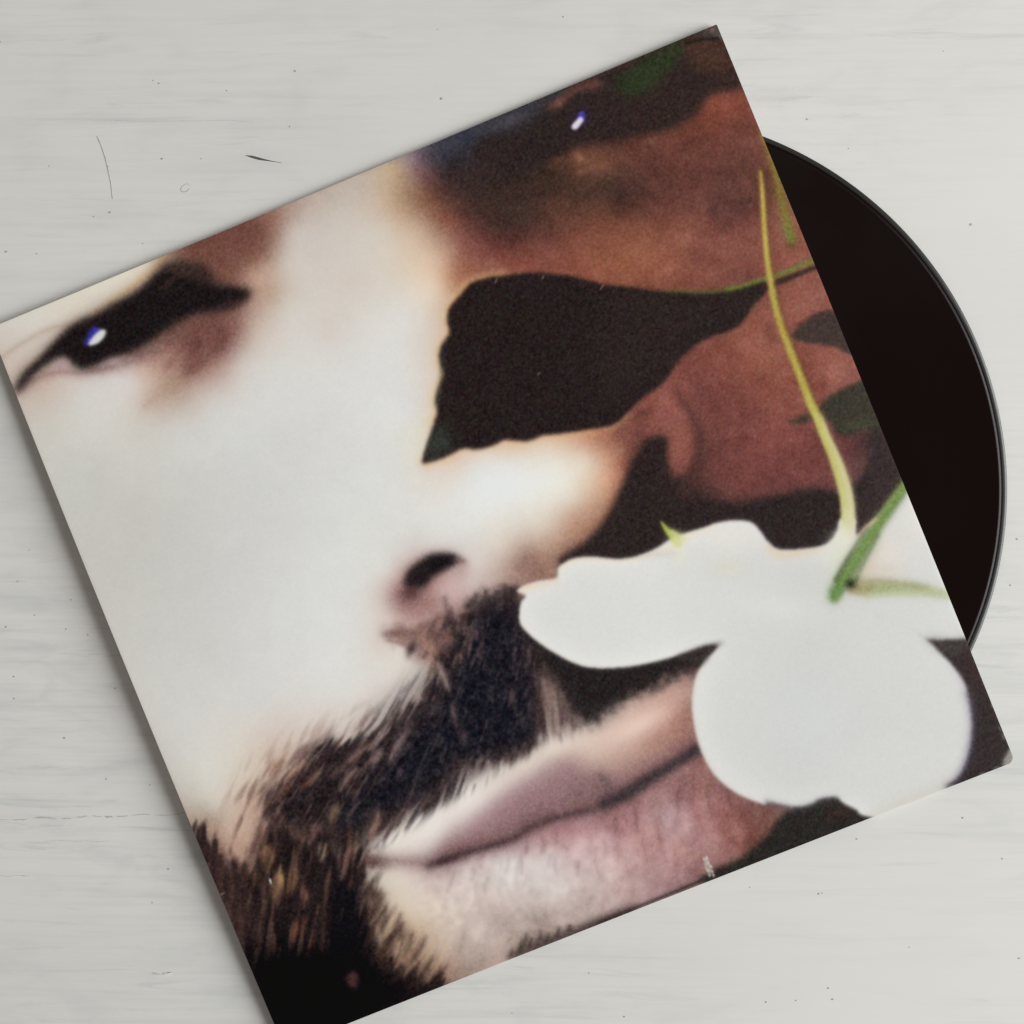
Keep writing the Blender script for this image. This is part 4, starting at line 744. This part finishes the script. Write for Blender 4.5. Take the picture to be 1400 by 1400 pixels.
def sleeve():
    root = empty('record_sleeve', (SLX, SLY, 0), SLA)
    root['label'] = 'square cardboard record sleeve printed with a bearded face and white flower'; root['category'] = 'record sleeve'
    N = 1000; t = np.linspace(-1, 1, N); U, Vv = np.meshgrid(t, t, indexing='ij')
    X, Y = shape(U, Vv); edge = np.maximum(np.abs(U), np.abs(Vv)); Z = card_z(U, Vv) - .00004 * np.clip((edge - .992) / .008, 0, 1) ** 2
    f = grid_mesh('front_panel', X, Y, Z, ink(U, Vv), [M_PRINT], root)
    f['label'] = 'glossy printed front with a half shaded face, dark leaf and white petals'
    # thickness of the front board: raw card at the mouth, and its inner face
    n = 120; t = np.linspace(-1, 1, n); th = .00045
    def wall(name, u, v, zt, zb, color, mat, rows=4, out=0.):
        x, y = shape(u, v); k = np.linspace(0, 1, rows)[:, None]; bow = out * np.sin(np.pi * k)
        XX = x[None] * (1 + bow * (np.abs(u) > .999)[None]); YY = y[None] * (1 + bow * (np.abs(v) > .999)[None]); ZZ = zt[None] * (1 - k) + zb[None] * k
        return grid_mesh(name, XX, YY, ZZ, None if color is None else np.repeat(color[None], rows, 0), [mat], root)
    one = np.ones(n); ztop = lambda u, v: card_z(u, v) - .00004
    wall('mouth_edge', one, t, ztop(one, t), ztop(one, t) - th, None, M_CARD)
    ti = np.linspace(-.995, .998, 40); UI, VI = np.meshgrid(ti, ti, indexing='ij'); XI, YI = shape(UI, VI)
    grid_mesh('inner_face', XI, YI, card_z(UI, VI) - th - .00012, None, [M_CARD], root)
    base = .00055 + 0 * t
    wall('spine', -one, t, ztop(-one, t), base, ink(-one, t), M_PRINT, 8, .0016)
    wall('top_fold', t, one, ztop(t, one), base, ink(t, one), M_PRINT, 6, .001)
    wall('bottom_fold', t, -one, ztop(t, -one), base, ink(t, -one), M_PRINT, 6, .001)
    # back board, a closed slab on the table
    h = SIDE / 2 * .9985; V = [(x, y, z) for z in (.0001, .00055) for x, y in ((-h, -h), (h, -h), (h, h), (-h, h))]
    mesh_obj('back_panel', V, [(3, 2, 1, 0), (4, 5, 6, 7)] + [(j, (j + 1) % 4, 4 + (j + 1) % 4, 4 + j) for j in range(4)], [M_CARD], root, False)
    return root
sleeve()

# ---- the record ---------------------------------------------------------------------------
def vinyl_material(name, rough, base, spec, aniso=0.):
    M = Mat(name); tc = M.n('TexCoord').outputs['Object']
    ln = M.n('VectorMath', _operation='LENGTH'); M.l(tc, ln.inputs[0])
    cb = M.n('CombineXYZ'); M.l(ln.outputs['Value'], cb.inputs[0])
    band = M.n('TexNoise', Scale=260., Detail=2.); M.l(cb.outputs[0], band.inputs['Vector'])
    sm = M.n('TexNoise', Scale=14., Detail=3.); M.l(tc, sm.inputs['Vector'])
    ad = M.n('Math', _operation='MULTIPLY_ADD'); M.l(band.outputs['Fac'], ad.inputs[0]); ad.inputs[1].default_value = .12; M.l(sm.outputs['Fac'], ad.inputs[2])
    M.l(M.ramp(ad.outputs[0], [(.35, (rough - .05,) * 3), (.75, (rough + .1,) * 3)]), M.b.inputs['Roughness'])
    M.b.inputs['Anisotropic'].default_value = aniso; tg = M.n('Tangent', _direction_type='RADIAL', _axis='Z'); M.l(tg.outputs[0], M.b.inputs['Tangent'])
    dust = M.n('TexVoronoi', Scale=230.); M.l(tc, dust.inputs['Vector']); dk = M.ramp(dust.outputs['Distance'], [(.03, (1, 1, 1)), (.07, (0, 0, 0))]); sel = M.ramp(dust.outputs['Color'], [(.86, (0, 0, 0)), (.9, (1, 1, 1))])
    M.l(M.mix(base, (.12, .11, .1), M.mix(dk, sel, 1., 'MULTIPLY')), M.b.inputs['Base Color']); M.b.inputs['Specular IOR Level'].default_value = spec
    return M.m
def record():
    root = empty('vinyl_record', (.0291213, -.0019416, .0009)); root['label'] = 'shiny black vinyl record sliding out of the right side of the sleeve'; root['category'] = 'record'
    R = .1515
    def lathe(name, prof, mat):
        n = 288; V, F = [], []; m = len(prof)
        for i in range(n):
            a = 2 * pi * i / n; V += [(r * cos(a), r * sin(a), z) for r, z in prof]
        for i in range(n):
            j = (i + 1) % n; F += [(i * m + k, j * m + k, j * m + k + 1, i * m + k + 1) for k in range(m - 1)]
        return mesh_obj(name, V, F, [mat], root)
    groove = [(.0036, .0001), (.1496, .0001), (.1496, .00122), (.1478, .00122), (.1462, .00119), (.13, .00119), (.10, .00119), (.06, .00119), (.052, .0013), (.0036, .0013), (.0036, .0001)]
    lathe('disc', groove[::-1], vinyl_material('black_vinyl', .27, (.0060, .0023, .0021), .12, .75))
    rim = [(.14962, .0002), (.1503, .0001), (.1509, .00022), (R - .0002, .0004), (R, .0006), (R - .0001, .0008), (R - .0003, .00098), (R - .0007, .00112), (R - .0011, .00120), (R - .0015, .00123), (.14962, .00123)]
    lathe('rim', rim, vinyl_material('black_vinyl_edge', .3, (.02, .021, .019), .4))  # base greyer than the disc: light off the edge put into the colour
    return root
record()
